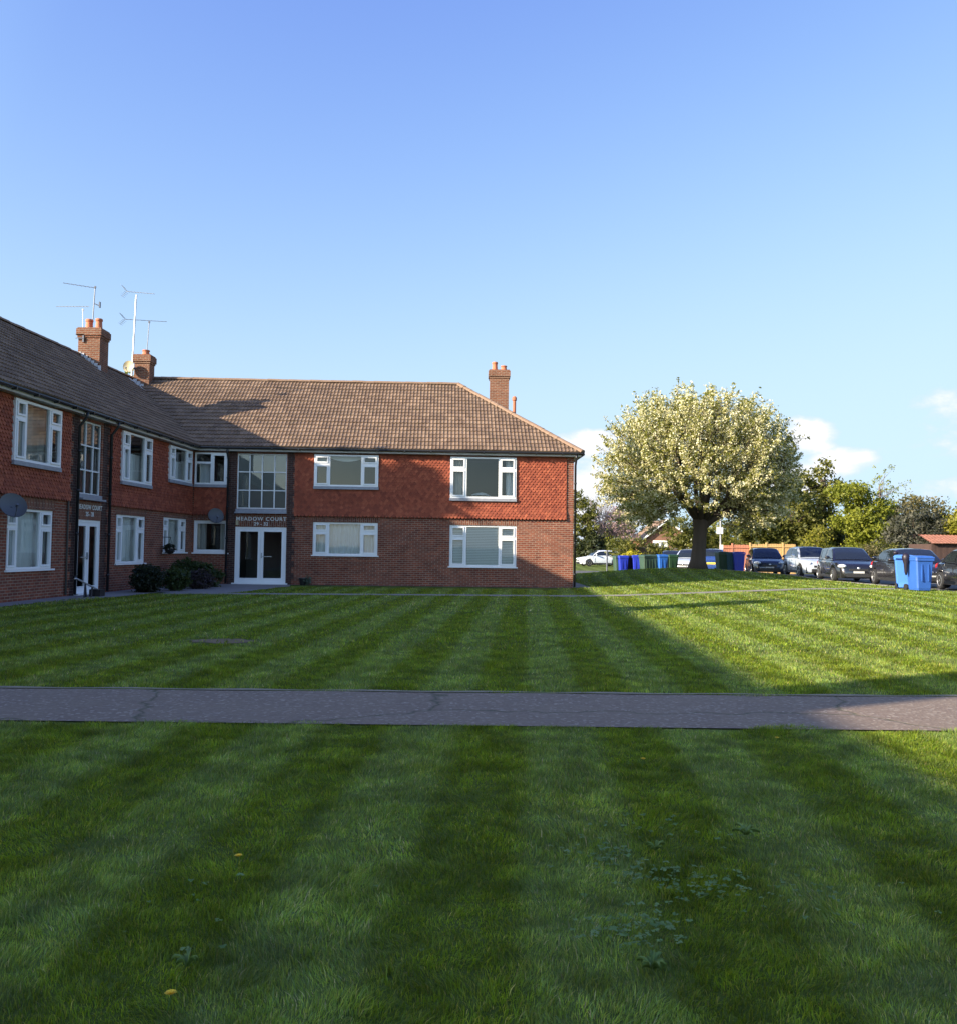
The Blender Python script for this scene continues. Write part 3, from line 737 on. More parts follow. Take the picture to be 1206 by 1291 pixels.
flat([MAIN(3.75, 0, 0)[:2], MAIN(3.75, .22, 0)[:2], MAIN(ML, .22, 0)[:2], MAIN(ML, 0, 0)[:2]], .012)
struct(build('pavement', mb, M['concrete']))
mb = MB(); mb.face([(-3.8 + .62 * math.cos(k * .42) * (.8 + .25 * math.sin(k * 3.1)), 13.8 + .42 * math.sin(k * .42) * (.8 + .25 * math.sin(k * 2.3)), .006) for k in range(15)])
struct(build('bare_soil', mb, simple('worn_turf_soil', (.14, .095, .05), .95, .5, 6, bump=.6)))
# parking road
M['road'] = simple('parking_asphalt', (.075, .073, .075), .9, .3, 1.2, bump=.3, bscale=60)
vs = []; ys = np.arange(-10, 66, .5); n = 30
for y in ys:
    x0 = float(road_edge(y)); xx = x0 + (30 - x0) * np.linspace(0, 1, n) ** 1.5
    vs += [(x, y, gz(x, y) + .025) for x in xx]
fs = [(i * n + k, i * n + k + 1, (i + 1) * n + k + 1, (i + 1) * n + k) for i in range(len(ys) - 1) for k in range(n - 1)]
mb = MB(); mb.mesh(vs, fs); struct(build('road', mb, M['road'], smooth=True))
mb = MB(); kys = np.arange(-10, 60, .5)
for i in range(len(kys) - 1):
    ya, yb = kys[i], kys[i + 1]; xa, xb = float(road_edge(ya)), float(road_edge(yb)); za, zb_ = gz(xa - .4, ya), gz(xb - .4, yb)
    mb.hexa([(xa - .12, ya, za - .2), (xa, ya, za - .2), (xb, yb, zb_ - .2), (xb - .12, yb, zb_ - .2), (xa - .12, ya, za + .01), (xa, ya, za + .01), (xb, yb, zb_ + .01), (xb - .12, yb, zb_ + .01)])
struct(build('kerb', mb, M['concrete']))

# ------------------------------------------------------------------ grass
m, t = newmat('grass_blades'); a = t.n('ShaderNodeAttribute', attribute_name='gc'); st, pos = stripe_sheen_nodes(t)
c = a.outputs['Color']
c = t.mix(st, t.mix(1, c, (.86, .89, .70), 'MULTIPLY'), t.mix(1, c, (1.06, 1.08, 1.65), 'MULTIPLY'))  # sky sheen of leaning blades painted in: light stripes tinted paler and bluer
n2 = t.noise(pos, .28, 4, .6); c = t.mix(t.ramp(n2, [(.48, 0), (.75, .5)]), c, t.mix(1, c, (1.35, 1.1, .8), 'MULTIPLY'))
n3 = t.noise(pos, 2.2, 5, .7); c = t.mix(t.ramp(n3, [(.4, .55), (.62, 0)]), c, t.mix(1, c, (.62, .66, .6), 'MULTIPLY'))
t.set(t.p.inputs['Base Color'], c); t.p.inputs['Roughness'].default_value = .5; t.p.inputs['Specular IOR Level'].default_value = .35
tl = t.n('ShaderNodeBsdfTranslucent'); t.set(tl.inputs[0], t.mix(1, c, (1.6, 1.5, .6), 'MULTIPLY'))
mx = t.n('ShaderNodeMixShader', i_0=.45); t.nt.links.new(t.p.outputs[0], mx.inputs[1]); t.nt.links.new(tl.outputs[0], mx.inputs[2]); t.nt.links.new(mx.outputs[0], t.out.inputs[0])
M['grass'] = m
def in_paths(x, y):
    p0 = 7.43 + .012 * x; p1 = 9.13 + .023 * x
    wob = (vnoise(x, y, .23, 7) - .5) * .2 + (vnoise(x, y, .9, 8) - .5) * .18; k = (y > p0 + .0 + wob) & (y < p1 + .03 + wob)
    cth = np.interp(x, [-11, -8.5, 0, 9.5, 15.6], [26.3, 27.3, 28.5, 29.5, 31.3]); k |= (np.abs(y - cth) < .34 + (vnoise(x, y, .4, 9) - .5) * .3) & (x > -9.5)
    k |= x > road_edge(y) - .1
    du = (x - P0.x) * MAIN.u.x + (y - P0.y) * MAIN.u.y; do = (x - P0.x) * MAIN.o.x + (y - P0.y) * MAIN.o.y
    k |= (do < .25) & (du < 14.5) ; k |= (do < 0.02) & (du < 15.2) & (do > -9)
    wu = (x - P0.x) * WING.u.x + (y - P0.y) * WING.u.y; wo = (x - P0.x) * WING.o.x + (y - P0.y) * WING.o.y
    k |= (wo < .78) | ((wo < 1.5) & (wu < 10))
    k |= (((x + 3.8) / .6) ** 2 + ((y - 13.8) / .4) ** 2 < .5 + vnoise(x, y, .2, 12)) & (vnoise(x, y, .03, 13) > .25)
    # door paving polygon
    k |= (y > 27.0) & (x < np.interp(y, [27, 28.3, 33.2, 34.7], [-8.1, -7.4, -6.8, -6.9]))
    return k
def vnoise(x, y, s, seed=0):
    """cheap value noise"""
    x = x / s; y = y / s; xi = np.floor(x).astype(int); yi = np.floor(y).astype(int); fx = x - xi; fy = y - yi
    h = lambda a, b: ((np.sin(a * 127.1 + b * 311.7 + seed * 74.7) * 43758.5453) % 1)
    fx = fx * fx * (3 - 2 * fx); fy = fy * fy * (3 - 2 * fy)
    return (h(xi, yi) * (1 - fx) + h(xi + 1, yi) * fx) * (1 - fy) + (h(xi, yi + 1) * (1 - fx) + h(xi + 1, yi + 1) * fx) * fy
def grass_zone(y0, y1, dens, wid, hmin, hmax, full, clump=.12, xr=None):
    xm = .56 * y1 + .8; area = 2 * xm * (y1 - y0); n = int(area * dens)
    x = rng.uniform(-xm, xm, n); y = rng.uniform(y0, y1, n)
    k = (np.abs(x) < .56 * y + .7) & ~in_paths(x, y)
    if xr: k &= (x > xr[0]) & (x < xr[1])
    x, y = x[k], y[k]; n = len(x)
    s = x - STR_S * y; ph = np.sin(s * PI / STR_W); lean_y = np.clip(ph * 3 + rng.normal(0, .5, n), -1, 1) * .36
    tuft = vnoise(x, y, clump, 1) * .6 + vnoise(x, y, .5, 2) * .4
    h = (hmin + (hmax - hmin) * rng.random(n) ** 1.3) * (.30 + 1.35 * tuft ** 1.3)
    az = rng.uniform(0, 2 * PI, n); l = rng.uniform(.15, .9, n)
    lx = np.cos(az) * l * 1.05 + (vnoise(x, y, .14, 3) - .5) * 1.6; ly = np.sin(az) * l * 1.05 + lean_y + (vnoise(x, y, .14, 4) - .5) * 1.3
    fa = rng.uniform(0, PI, n); wx = np.cos(fa) * wid / 2 * rng.uniform(.7, 1.3, n); wy = np.sin(fa) * wid / 2
    z = g(x, y)
    col = np.empty((n, 4)); r = rng.random(n); v = rng.uniform(.6, 1.4, n) * (.62 + .76 * vnoise(x, y, .17, 5)) * (.75 + .5 * vnoise(x, y, .06, 6))
    base = np.array([.170, .245, .024]); alt = np.array([.262, .290, .038]); blue = np.array([.155, .225, .052]); straw = np.array([.42, .35, .14])
    cc = np.where((r < .5)[:, None], base, np.where((r < .75)[:, None], alt, np.where((r < .962)[:, None], blue, straw)))
    col[:, :3] = cc * v[:, None]; col[:, 3] = 1
    L = np.sqrt(1 + .25 * (lx ** 2 + ly ** 2))
    hz = h / L
    p = np.stack([x, y, z], 1)
    if full:
        vs = np.empty((n, 5, 3)); w = np.stack([wx, wy, 0 * wx], 1)
        vs[:, 0] = p - w; vs[:, 1] = p + w
        mid = p + np.stack([lx * h * .28, ly * h * .28, hz * .6], 1); vs[:, 2] = mid + w * .8; vs[:, 3] = mid - w * .8
        vs[:, 4] = p + np.stack([lx * h * .95, ly * h * .95, hz], 1)
        i = np.arange(n)[:, None] * 5
        fq = i + np.array([[0, 1, 2, 3]]); ft = i + np.array([[3, 2, 4]]); k = 5
        return vs.reshape(-1, 3), [fq, ft], np.repeat(col, 5, 0)
    vs = np.empty((n, 3, 3)); w = np.stack([wx, wy, 0 * wx], 1)
    vs[:, 0] = p - w; vs[:, 1] = p + w; vs[:, 2] = p + np.stack([lx * h * .7, ly * h * .7, hz], 1)
    return vs.reshape(-1, 3), [np.arange(n)[:, None] * 3 + np.array([[0, 1, 2]])], np.repeat(col, 3, 0)
zones = [(2.3, 4.2, 19000, .0027, .012, .044, True, .07), (4.2, 7.6, 10500, .0038, .013, .042, True, .09), (9.0, 13, 3000, .009, .025, .05, False, .15),
         (13, 20, 900, .016, .03, .06, False, .2), (20, 33, 300, .028, .03, .065, False, .3), (33, 52, 110, .045, .03, .07, False, .5, (3, 16))]
AV = []; FQ = []; FT = []; AC = []; off = 0
for zn in zones:
    v_, f_, c_ = grass_zone(*zn); AV.append(v_); AC.append(c_)
    for f in f_: (FQ if f.shape[1] == 4 else FT).append(f + off)
    off += len(v_)
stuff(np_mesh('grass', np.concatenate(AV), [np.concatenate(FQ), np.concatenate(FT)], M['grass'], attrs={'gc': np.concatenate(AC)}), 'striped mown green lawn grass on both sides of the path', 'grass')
print('grass verts', off)

# weeds
M['weed'] = leafmat('weed_leaf', [(.075, .14, .035), (.11, .185, .05), (.16, .23, .08)], .25)
M['dandelion'] = simple('yellow_petals', (.75, .5, .03), .7, .15, 30)
def rosette(x, y, r, n, label, up=.25):
    r = r * .8
    t = thing('broadleaf_weed', label, 'weed', (x, y, gz(x, y)), group='broadleaf weeds in the near lawn'); vs = []; fs = []; tint = []
    for i in range(n):
        a = 2 * PI * i / n + random.uniform(-.3, .3); L = r * random.uniform(.6, 1.1); w = L * .14; d = V((math.cos(a), math.sin(a), 0)); s = V((-d.y, d.x, 0)); b = len(vs); o = V((x, y, gz(x, y) + .025)); h = up * L * random.uniform(.6, 1.4)
        for q, ww, hh in ((.05, .25, .1), (.45, 1, .9), (.8, .8, 1.0), (1, .1, .75)):
            for sg in (-1, 0, 1): vs.append(o + d * L * q + s * w * ww * sg + V((0, 0, h * hh + (abs(sg) * .012))))
        for k in range(3):
            for j in range(2): fs.append((b + k * 3 + j, b + k * 3 + j + 1, b + k * 3 + j + 4, b + k * 3 + j + 3))
        tint += [random.random()] * 12
    np_mesh('leaves', np.array([tuple(p) for p in vs]), [np.array(fs)], M['weed'], t, {'tint': np.array(tint)}, smooth=True)
def atpix(px, py, H=1.43, f=1150.):
    return px, py
rosette(.605, 3.13, .075, 18, 'pale broadleaf weed rosette, largest in the near lawn below the path', .5)
rosette(.85, 4.35, .06, 10, 'small broadleaf weed right of centre in the shaded near lawn', .6)
rosette(-.95, 3.1, .06, 9, 'small broadleaf weed left of centre in the dark near lawn', .7)
rosette(1.35, 4.6, .08, 10, 'broadleaf weed near the shadow edge at right of the near lawn', .5)
def clover(cx, cy, rx, ry, n):
    k = 0; vs = []; fs = []; tint = []
    while k < n:
        x, y = random.gauss(cx, rx), random.gauss(cy, ry); z = gz(x, y) + random.uniform(.02, .05); r = random.uniform(.005, .011); a0 = random.random() * 6; tn = random.random()
        for i in range(3):
            a = a0 + i * 2.094; c = V((x + math.cos(a) * r, y + math.sin(a) * r, z)); b = len(vs)
            for q in range(5): b_ = a + q * 1.2566; vs.append(c + V((math.cos(b_) * r * .9, math.sin(b_) * r * .9, random.uniform(-.003, .004))))
            fs.append([b + q for q in range(5)]); tint += [tn] * 5
        k += 1
    return vs, fs, tint
vs, fs, tn = [], [], []
for c in [(.95, 3.95, .20, .14, 110), (.60, 3.45, .10, .09, 80), (.58, 4.25, .10, .14, 60), (1.45, 3.9, .2, .2, 30), (-.9, 3.6, .3, .3, 16), (1.0, 4.7, .25, .15, 30)]:
    a, b, d = clover(*c); fs += [[i + len(vs) for i in q] for q in b]; vs += a; tn += d
stuff(np_mesh('clover', np.array([tuple(p) for p in vs]), [np.array(fs)], M['weed'], attrs={'tint': np.array(tn)}), 'pale clover leaves scattered through the near lawn', 'clover')
for x, y, lab in ((2.23, 6.85, 'yellow dandelion flower in grass just below the path, right'), (-.93, 2.85, 'yellow dandelion flower nearest the bottom picture edge'), (-1.05, 4.1, 'yellow dandelion flower in the left half of the near lawn'), (1.1, 6.1, 'small yellow dandelion flower below the path near the middle')):
    d = thing('dandelion', lab, 'flower', (x, y, gz(x, y)), group='dandelions in the lawn'); z = gz(x, y)
    mb = MB(); mb.tube([(x, y, z), (x + .01, y, z + .055)], .003, 5); build('stem', mb, M['weed'], d)
    mb = MB()
    for k in range(26):
        a = k * 2.399; rr = .014 * math.sqrt(k / 26); p = V((x + .01, y, z + .058)); q = p + V((math.cos(a) * (.005 + rr), math.sin(a) * (.005 + rr), .012 - rr * .4)); s = V((-math.sin(a), math.cos(a), 0)) * .004
        mb.face([p - s * .4, p + s * .4, q + s, q - s])
    build('flower_head', mb, M['dandelion'], d)

# ------------------------------------------------------------------ foliage
def leaf_cloud(pts, size, up=.3, asp=.55, out=None, spread=.5):
    n = len(pts); sz = size * rng.uniform(.55, 1.3, n)
    nr = rng.normal(size=(n, 3)); nr[:, 2] += up
    if out is not None: nr += out * spread
    nr /= np.linalg.norm(nr, axis=1)[:, None] + 1e-9
    a = np.cross(nr, rng.normal(size=(n, 3))); a /= np.linalg.norm(a, axis=1)[:, None] + 1e-9; b = np.cross(nr, a)
    a = a * sz[:, None]; b = b * (sz * asp)[:, None]
    v = np.stack([pts - a, pts - b * 1.0 + a * .1, pts + a, pts + b + a * .1], 1).reshape(-1, 3)
    return v, np.arange(n * 4).reshape(-1, 4)
def crown_pts(blobs, n, clump_r, per, shell=.55):
    """leaf positions in clumps spread through ellipsoid blobs"""
    vol = np.array([b[3] * b[4] * b[5] for b in blobs]); vol = vol ** .75; vol /= vol.sum(); nc = max(4, int(n / per))
    cen = []; outv = []
    for b, k in zip(blobs, rng.multinomial(nc, vol)):
        d = rng.normal(size=(k, 3)); d /= np.linalg.norm(d, axis=1)[:, None]; r = shell + (1 - shell) * rng.random(k) ** .7; r *= rng.uniform(.82, 1.1, k)
        cen.append(np.array(b[:3]) + d * r[:, None] * np.array(b[3:6])); outv.append(d)
    cen = np.concatenate(cen); outv = np.concatenate(outv); k = len(cen)
    cr = clump_r * rng.uniform(.5, 1.4, k)
    p = np.repeat(cen, per, 0) + rng.normal(size=(k * per, 3)) * np.repeat(cr, per)[:, None] * np.array([1, 1, .7]) * .6
    tint = np.clip(np.repeat(rng.random(k), per) * .6 + rng.random(k * per) * .4, 0, 1)
    return p, np.repeat(outv, per, 0), tint, cen
def limbs(mb, base, h, r, cen, n, fork=.6, lean=(0, 0), rough=1):
    base = V(base); top = base + V((lean[0], lean[1], h))
    k = 6; pts = [base + (top - base) * (i / k) + V((random.uniform(-1, 1) * r * .25, random.uniform(-1, 1) * r * .25, 0)) * (1 if 0 < i else 0) for i in range(k + 1)]
    mb.tube(pts, [r * (1.35 if i == 0 else 1.08 if i == 1 else 1 - .35 * i / k) for i in range(k + 1)], 10)
    if len(cen):
        idx = rng.choice(len(cen), min(n, len(cen)), replace=False)
        for i in idx:
            e = V(cen[i]); s = base + (top - base) * random.uniform(fork, .97); m1 = s.lerp(e, .35) + V((random.uniform(-.3, .3), random.uniform(-.3, .3), .15 * (e - s).length)) * .5; m2 = s.lerp(e, .7) + V((random.uniform(-.2, .2), random.uniform(-.2, .2), .1))
            rr = r * random.uniform(.22, .42); mb.tube([s, m1, m2, e], [rr, rr * .7, rr * .42, rr * .15], 6)
def tree(name, label, cat, loc, h, r, blobs, n, size, mat, clump=.5, per=26, nl=14, up=.3, asp=.55, bark='bark', group=None, shell=.55, lean=(0, 0)):
    x, y = loc; z = gz(x, y) - .03; t = thing(name, label, cat, (x, y, z), group=group)
    bl = [(x + b[0], y + b[1], z + b[2], *b[3:]) for b in blobs]
    p, o, tint, cen = crown_pts(bl, n, clump, per, shell)
    k = p[:, 2] > z + .05; p, o, tint = p[k], o[k], tint[k]
    v, f = leaf_cloud(p, size, up, asp, o); np_mesh('crown', v, [f], mat, t, {'tint': np.repeat(tint, 4)})
    if h: mb = MB(); limbs(mb, (x, y, z), h, r, cen, nl, lean=lean); build('trunk', mb, M[bark], t, smooth=True)
    return t
L_ = {}
L_['dark'] = leafmat('dark_evergreen', [(.014, .022, .010), (.026, .036, .014), (.045, .052, .018)], .15)
L_['olive'] = leafmat('olive_leaf', [(.05, .058, .012), (.095, .098, .02), (.16, .15, .03)], .3)
L_['spring'] = leafmat('spring_leaf', [(.09, .11, .012), (.17, .19, .02), (.26, .26, .032)], .4)
L_['yellow'] = leafmat('yellow_green_leaf', [(.12, .13, .015), (.20, .19, .02), (.30, .26, .03)], .4)
L_['gold'] = leafmat('golden_shrub_leaf', [(.28, .24, .01), (.40, .34, .015), (.5, .42, .03)], .3)
L_['grey'] = leafmat('grey_green_twigs', [(.035, .038, .028), (.055, .056, .04), (.085, .08, .055)], .15)
L_['brown'] = leafmat('brown_green_twigs', [(.07, .06, .028), (.105, .09, .04), (.15, .125, .05)], .25)
L_['pink'] = leafmat('pink_blossom', [(.20, .13, .16), (.36, .24, .27), (.55, .38, .36)], .3)
L_['shrub'] = leafmat('dark_shrub_leaf', [(.006, .010, .006), (.010, .016, .009), (.018, .026, .012)], .1)
L_['shrub2'] = leafmat('mid_shrub_leaf', [(.016, .03, .01), (.03, .05, .016), (.05, .075, .024)], .2)
L_['purple'] = leafmat('purple_shrub_leaf', [(.020, .014, .020), (.035, .024, .034), (.05, .036, .045)], .15)

# shrubs beside the entrance
def shrub(name, label, cx, cy, rx, ry, hz, n, mat, size=.045, per=16, blobs=None):
    z = gz(cx, cy); t = thing(name, label, 'shrub', (cx, cy, z))
    bl = [(cx + b[0], cy + b[1], z + b[2], *b[3:]) for b in (blobs or [(0, 0, hz * .5, rx, ry, hz * .5)])]
    p, o, tint, cen = crown_pts(bl, n, .10, per, .72); k = p[:, 2] > z + .02; p, o, tint = p[k], o[k], tint[k]
    v, f = leaf_cloud(p, size, .2, .6, o); np_mesh('foliage', v, [f], mat, t, {'tint': np.repeat(tint, 4)})
    mb = MB()
    for i in range(9):
        a = i * .7; c = cen[i % len(cen)]; mb.tube([(cx + .05 * math.cos(a), cy + .05 * math.sin(a), z), tuple(c)], [.02, .006], 5)
    build('stem', mb, M['bark'], t)
shrub('round_shrub', 'large dark clipped round shrub by the side wing wall', -10.0, 27.75, .43, .42, .80, 7000, L_['shrub'])
shrub('leafy_shrub', 'small loose mid-green shrub between the dark round shrub and the purple one', -9.5, 28.9, .4, .4, .7, 2600, L_['shrub2'])
shrub('purple_shrub', 'low purplish shrub in front of the green bush near the inner corner', -9.25, 30.4, .5, .45, .6, 3000, L_['purple'])
shrub('spreading_shrub', 'wide green bush under the square window in the inner corner', -9.75, 31.6, 1, .6, .95, 7000, L_['shrub2'], blobs=[(-.35, 0, .5, .5, .5, .48), (.2, .1, .45, .45, .45, .45), (.55, .2, .34, .34, .35, .34)])
# hanging basket
hb = WING(2.88, .28, 1.27)
t = thing('hanging_basket', 'dark planted hanging basket on the side wing wall beside a small window', 'hanging basket', hb)
mb = MB(); mb.lathe(hb, [(.02, -.14), (.12, -.1), (.17, 0), (.16, .02)], 14); build('basket', mb, M['black'], t)
mb = MB(); mb.tube([WING(2.88, .0, 1.72), WING(2.88, .3, 1.72), WING(2.88, .3, 1.68)], .012, 6)
for k in range(3): mb.tube([hb + V((0, 0, .42)), hb + V((.15 * math.cos(k * 2.1), .15 * math.sin(k * 2.1), .02))], .005, 4)
build('bracket', mb, M['black'], t)
p, o, tint, cen = crown_pts([(hb.x, hb.y, hb.z + .06, .19, .19, .16)], 500, .05, 10, .5); v, f = leaf_cloud(p, .04, .3, .6, o); np_mesh('plant', v, [f], L_['shrub'], t, {'tint': np.repeat(tint, 4)})
# door grab rail lying on wall at the wing door
t = thing('handrail', 'leaning metal handrail on dark legs beside the side wing door', 'handrail', WING(9.6, .5, 0))
mb = MB(); mb.tube([WING(10.4, .62, .52), WING(10.3, .62, .52), WING(9.2, .8, .13), WING(9.1, .8, .12)], .025, 8); build('rail', mb, M['metal'], t, smooth=True)
mb = MB()
for k in (.35, .62): p = WING(10.3 - 1.1 * k, .62 + .18 * k, .52 - .4 * k); mb.tube([p, V((p.x - .02, p.y + .12, 0.0))], .022, 6); mb.tube([p, V((p.x + .05, p.y - .16, 0.0))], .022, 6)
p = WING(9.35, .75, .1); mb.box((p.x, p.y, .10), (.3, .34, .2)); build('leg', mb, M['black'], t)
# little pots by main door
t = thing('flower_pot', 'small dark flower pot with grey-green plant right of the main entrance door', 'flower pot', MAIN(4.28, .35, 0)); p = MAIN(4.28, .35, 0)
mb = MB(); mb.lathe((p.x, p.y, .0), [(.10, 0), (.15, .24), (.165, .24), (.16, .28), (.13, .27), (.12, .2)], 14); build('pot', mb, M['black'], t)
q, o, tint, cen = crown_pts([(p.x + .17, p.y, .22, .17, .13, .2)], 300, .05, 10, .3); v, f = leaf_cloud(q, .045, .5, .4, o); np_mesh('plant', v, [f], leafmat('sage_leaf', [(.06, .09, .07), (.12, .17, .13)], .2), t, {'tint': np.repeat(tint, 4)})
# folded cloth on sill of upper right window
p = MAIN(10.95, -.22, 3.47)
mb = MB(); n = 9
vs = []; 
for i in range(n):
    for j in range(5):
        vs.append(MAIN(10.6 + .75 * i / 8, -.12 - .18 * j / 4, 3.47 + .16 * math.sin(PI * min(1, i / 8 * .9 + .12)) ** .6 * (1 - .6 * abs(j - 2) / 2) + random.uniform(-.015, .015)))
mb.mesh(vs, [(i * 5 + j, i * 5 + j + 1, (i + 1) * 5 + j + 1, (i + 1) * 5 + j) for i in range(8) for j in range(4)])
tag(build('folded_cloth', mb, M['net']), 'white crumpled cloth inside the upper right bedroom window ledge', 'cloth')

# ------------------------------------------------------------------ blossom tree
BT = V((11.05, 46.0, 0)); BT.z = gz(BT.x, BT.y) - .05
bt = thing('blossom_tree', 'large dome-shaped white blossoming cherry tree on the lawn', 'tree', BT)
M['blossom'] = leafmat('cream_blossom', [(.34, .32, .09), (.52, .48, .22), (.72, .67, .42), (.82, .78, .62)], .4)
L_['cherry'] = leafmat('cherry_leaf', [(.10, .115, .018), (.17, .165, .025), (.24, .22, .04)], .4)
cc = np.array([BT.x, BT.y, BT.z + 5.0]); ex = np.array([4.75, 4.6, 3.55])
mb = MB(); tr = [BT, BT + V((.02, 0, .5)), BT + V((.08, 0, 1.3)), BT + V((.12, 0, 2.0)), BT + V((.16, .05, 2.5))]
mb.tube(tr, [.54, .38, .33, .33, .42], 14)
twigs = []; fork = BT + V((.16, .05, 2.45))
def outer(d): 
    e = ex.copy(); 
    if d[2] < 0: e[2] = 2.6
    return cc + d * e
mains = []
for i in range(14):
    a = i * 2.399 + .3; el = .25 + .95 * ((i * .618) % 1); d = np.array([math.cos(a) * math.cos(el), math.sin(a) * math.cos(el), math.sin(el)])
    e = V(cc + d * ex * .78); m1 = fork.lerp(e, .33) + V((d[0] * .5, d[1] * .5, -.1)); m2 = fork.lerp(e, .66) + V((0, 0, .15))
    r0 = random.uniform(.11, .2); mb.tube([fork - V((0, 0, .15)), m1, m2, e], [r0, r0 * .75, r0 * .45, r0 * .15], 8); mains.append((fork, m1, m2, e))
# big visible limb to the right
e = fork + V((2.1, -.4, .95)); mb.tube([fork - V((0, 0, .3)), fork + V((.55, -.1, .12)), e, e + V((1.6, 0, 1.2))], [.26, .2, .13, .04], 8)
bp = []; bo = []; lp = []; lo = []
NS = 2300
for i in range(NS):
    while True:
        d = rng.normal(size=3); d /= np.linalg.norm(d)
        if d[2] > -.9 and not (d[2] < -.45 and abs(d[0]) < .4 and rng.random() < .8): break
    q = .45 + .5 * rng.random() ** .75
    s0 = cc + d * (ex if d[2] > 0 else np.array([ex[0] * (1.0 + .06 * (d[2] < -.3)), ex[1], 3.55])) * q
    dirv = d * np.array([.75, .75, .45]) + np.array([0, 0, .62]) + rng.normal(size=3) * .18
    if d[2] < -.1: dirv = d * np.array([1, 1, .3]) + np.array([0, 0, .12]) + rng.normal(size=3) * .2
    dirv /= np.linalg.norm(dirv); L = rng.uniform(.5, 1.35) * (1.15 if d[2] > .35 else .9); out = cc + d * ex * 1.0
    s1 = s0 + dirv * L; sag = rng.normal(size=3) * .08
    if i % 2 == 0: mb.tube([tuple(s0 - dirv * .5), tuple((s0 + s1) / 2 + sag), tuple(s1)], [.02, .014, .006], 4, cap=False)
    k = rng.integers(13, 24)
    for j in range(k):
        tt = rng.random() ** .8; c0 = s0 + (s1 - s0) * tt + sag * 4 * tt * (1 - tt); rr = .10 * (1.1 - .55 * tt); m_ = 4
        if tt > .93 and rng.random() < .7:
            lp.append(c0 + rng.normal(size=(2, 3)) * rr * .6)
        elif rng.random() < .74: bp.append(c0 + rng.normal(size=(m_, 3)) * rr)
        else: lp.append(c0 + rng.normal(size=(m_, 3)) * rr * 1.1)
bp = np.concatenate(bp); lp = np.concatenate(lp)
v, f = leaf_cloud(bp, .047, .25, .8, (bp - cc) / 5, .5); tint = np.clip(rng.beta(2.2, 1.5, len(bp)), 0, 1); np_mesh('blossom', v, [f], M['blossom'], bt, {'tint': np.repeat(tint, 4)})
v, f = leaf_cloud(lp, .075, .3, .5, (lp - cc) / 5, .5); np_mesh('crown', v, [f], L_['cherry'], bt, {'tint': np.repeat(rng.random(len(lp)), 4)})
build('trunk', mb, M['bark'], bt, smooth=True)

# ------------------------------------------------------------------ background trees
G = 'trees beyond the parking area'
tree('pine_tree', 'tall dark olive pine with bare top branches beyond the parked cars', 'tree', (28.3, 75), 7.6, .32, [(0, 0, 8.4, .9, .9, .9), (-2.0, 0, 7.4, 1.5, 1.5, .8), (.6, 0, 6.6, 1.8, 1.6, 1.0), (-1.2, 0, 5.4, 2.2, 2, 1.3), (-.2, 0, 3.6, 2.3, 2.2, 1.6), (-1, 0, 1.8, 2.3, 2, 1.6)], 9000, .16, L_['olive'], .4, 22, 20, group=G)
tree('evergreen_tree', 'broad dark evergreen directly right of the blossom tree', 'tree', (24.8, 72), 5, .35, [(0, 0, 4.6, 2.2, 2, 2.2), (-1.8, 0, 2.9, 2.4, 2, 1.9), (1, 0, 2.6, 2, 2, 2.2), (-3.4, -1, 3.6, 1.5, 1.5, 1.0), (-.5, -.8, 6.6, 1.1, 1, .9)], 9000, .16, L_['olive'], .4, 22, 14, group=G)
tree('shaded_evergreen', 'very dark evergreen mass behind the orange fence', 'tree', (23.5, 76), 5, .3, [(0, 0, 3.2, 2.6, 1.5, 2.6), (3.5, 0, 3, 3, 1.6, 2.9)], 5000, .17, L_['dark'], .4, 22, 8, group=G)
tree('maple_tree', 'bright green spreading maple behind the black hatchback', 'tree', (29.2, 70), 5, .22, [(-.8, 0, 6.2, 1.7, 1.5, .8), (.6, 0, 5.0, 2, 1.6, .9), (-.6, -.6, 4.0, 1.9, 1.5, .7), (.7, -.8, 3.2, 1.9, 1.5, .75), (.2, -.5, 1.9, 1.6, 1.4, .8)], 11000, .13, L_['spring'], .35, 20, 16, group=G)
tree('dark_understorey_tree', 'dark tree filling the gap beneath the bright maple', 'tree', (30.5, 75), 4, .2, [(0, 0, 2.2, 3.2, 1.5, 2.2), (3, 0, 2.4, 2.4, 1.3, 2.2)], 4500, .16, L_['dark'], .4, 22, 6, group=G)
tree('young_tree', 'small yellow-green young tree behind the silver hatchback', 'tree', (22.6, 61), 2.4, .05, [(0, 0, 1.9, 1.15, 1, 1.05), (.1, 0, 2.9, .6, .6, .5)], 3200, .075, L_['yellow'], .22, 16, 12, shell=.3, bark='palebark', group=G)
tree('wispy_tree', 'wispy light tree with long loose twigs rising against the sky', 'tree', (31.2, 71), 6.8, .09, [(-1.2, 0, 6.2, .7, .7, 1.1), (.2, 0, 7.0, .8, .7, 1.3), (1.3, 0, 6.6, .9, .7, 1.0), (2.3, 0, 6.6, .6, .5, .6), (.2, 0, 5.2, 1.6, 1, .9), (.4, 0, 8.3, .9, .5, .3)], 800, .085, L_['spring'], .2, 8, 34, shell=.2, bark='palebark', group=G)
tree('thicket_tree', 'round grey-green twiggy tree in shade behind the dark saloon', 'tree', (30.6, 64), 3, .18, [(0, 0, 2.9, 2.2, 1.8, 1.9), (1.3, 0, 2.2, 1.5, 1.5, 2.0), (-1.2, 0, 1.6, 1.6, 1.4, 1.5)], 12000, .11, L_['grey'], .35, 24, 16, shell=.6, group=G)
tree('autumnal_tree', 'hazy brown-green tree standing above the grey thicket', 'tree', (37.4, 78), 5, .2, [(0, 0, 4.8, 2.8, 2, 1.9), (-2.4, 0, 4.4, 1.8, 1.4, 1.3), (2, 0, 3.5, 2, 1.8, 1.8)], 11000, .13, L_['brown'], .4, 22, 18, group=G)
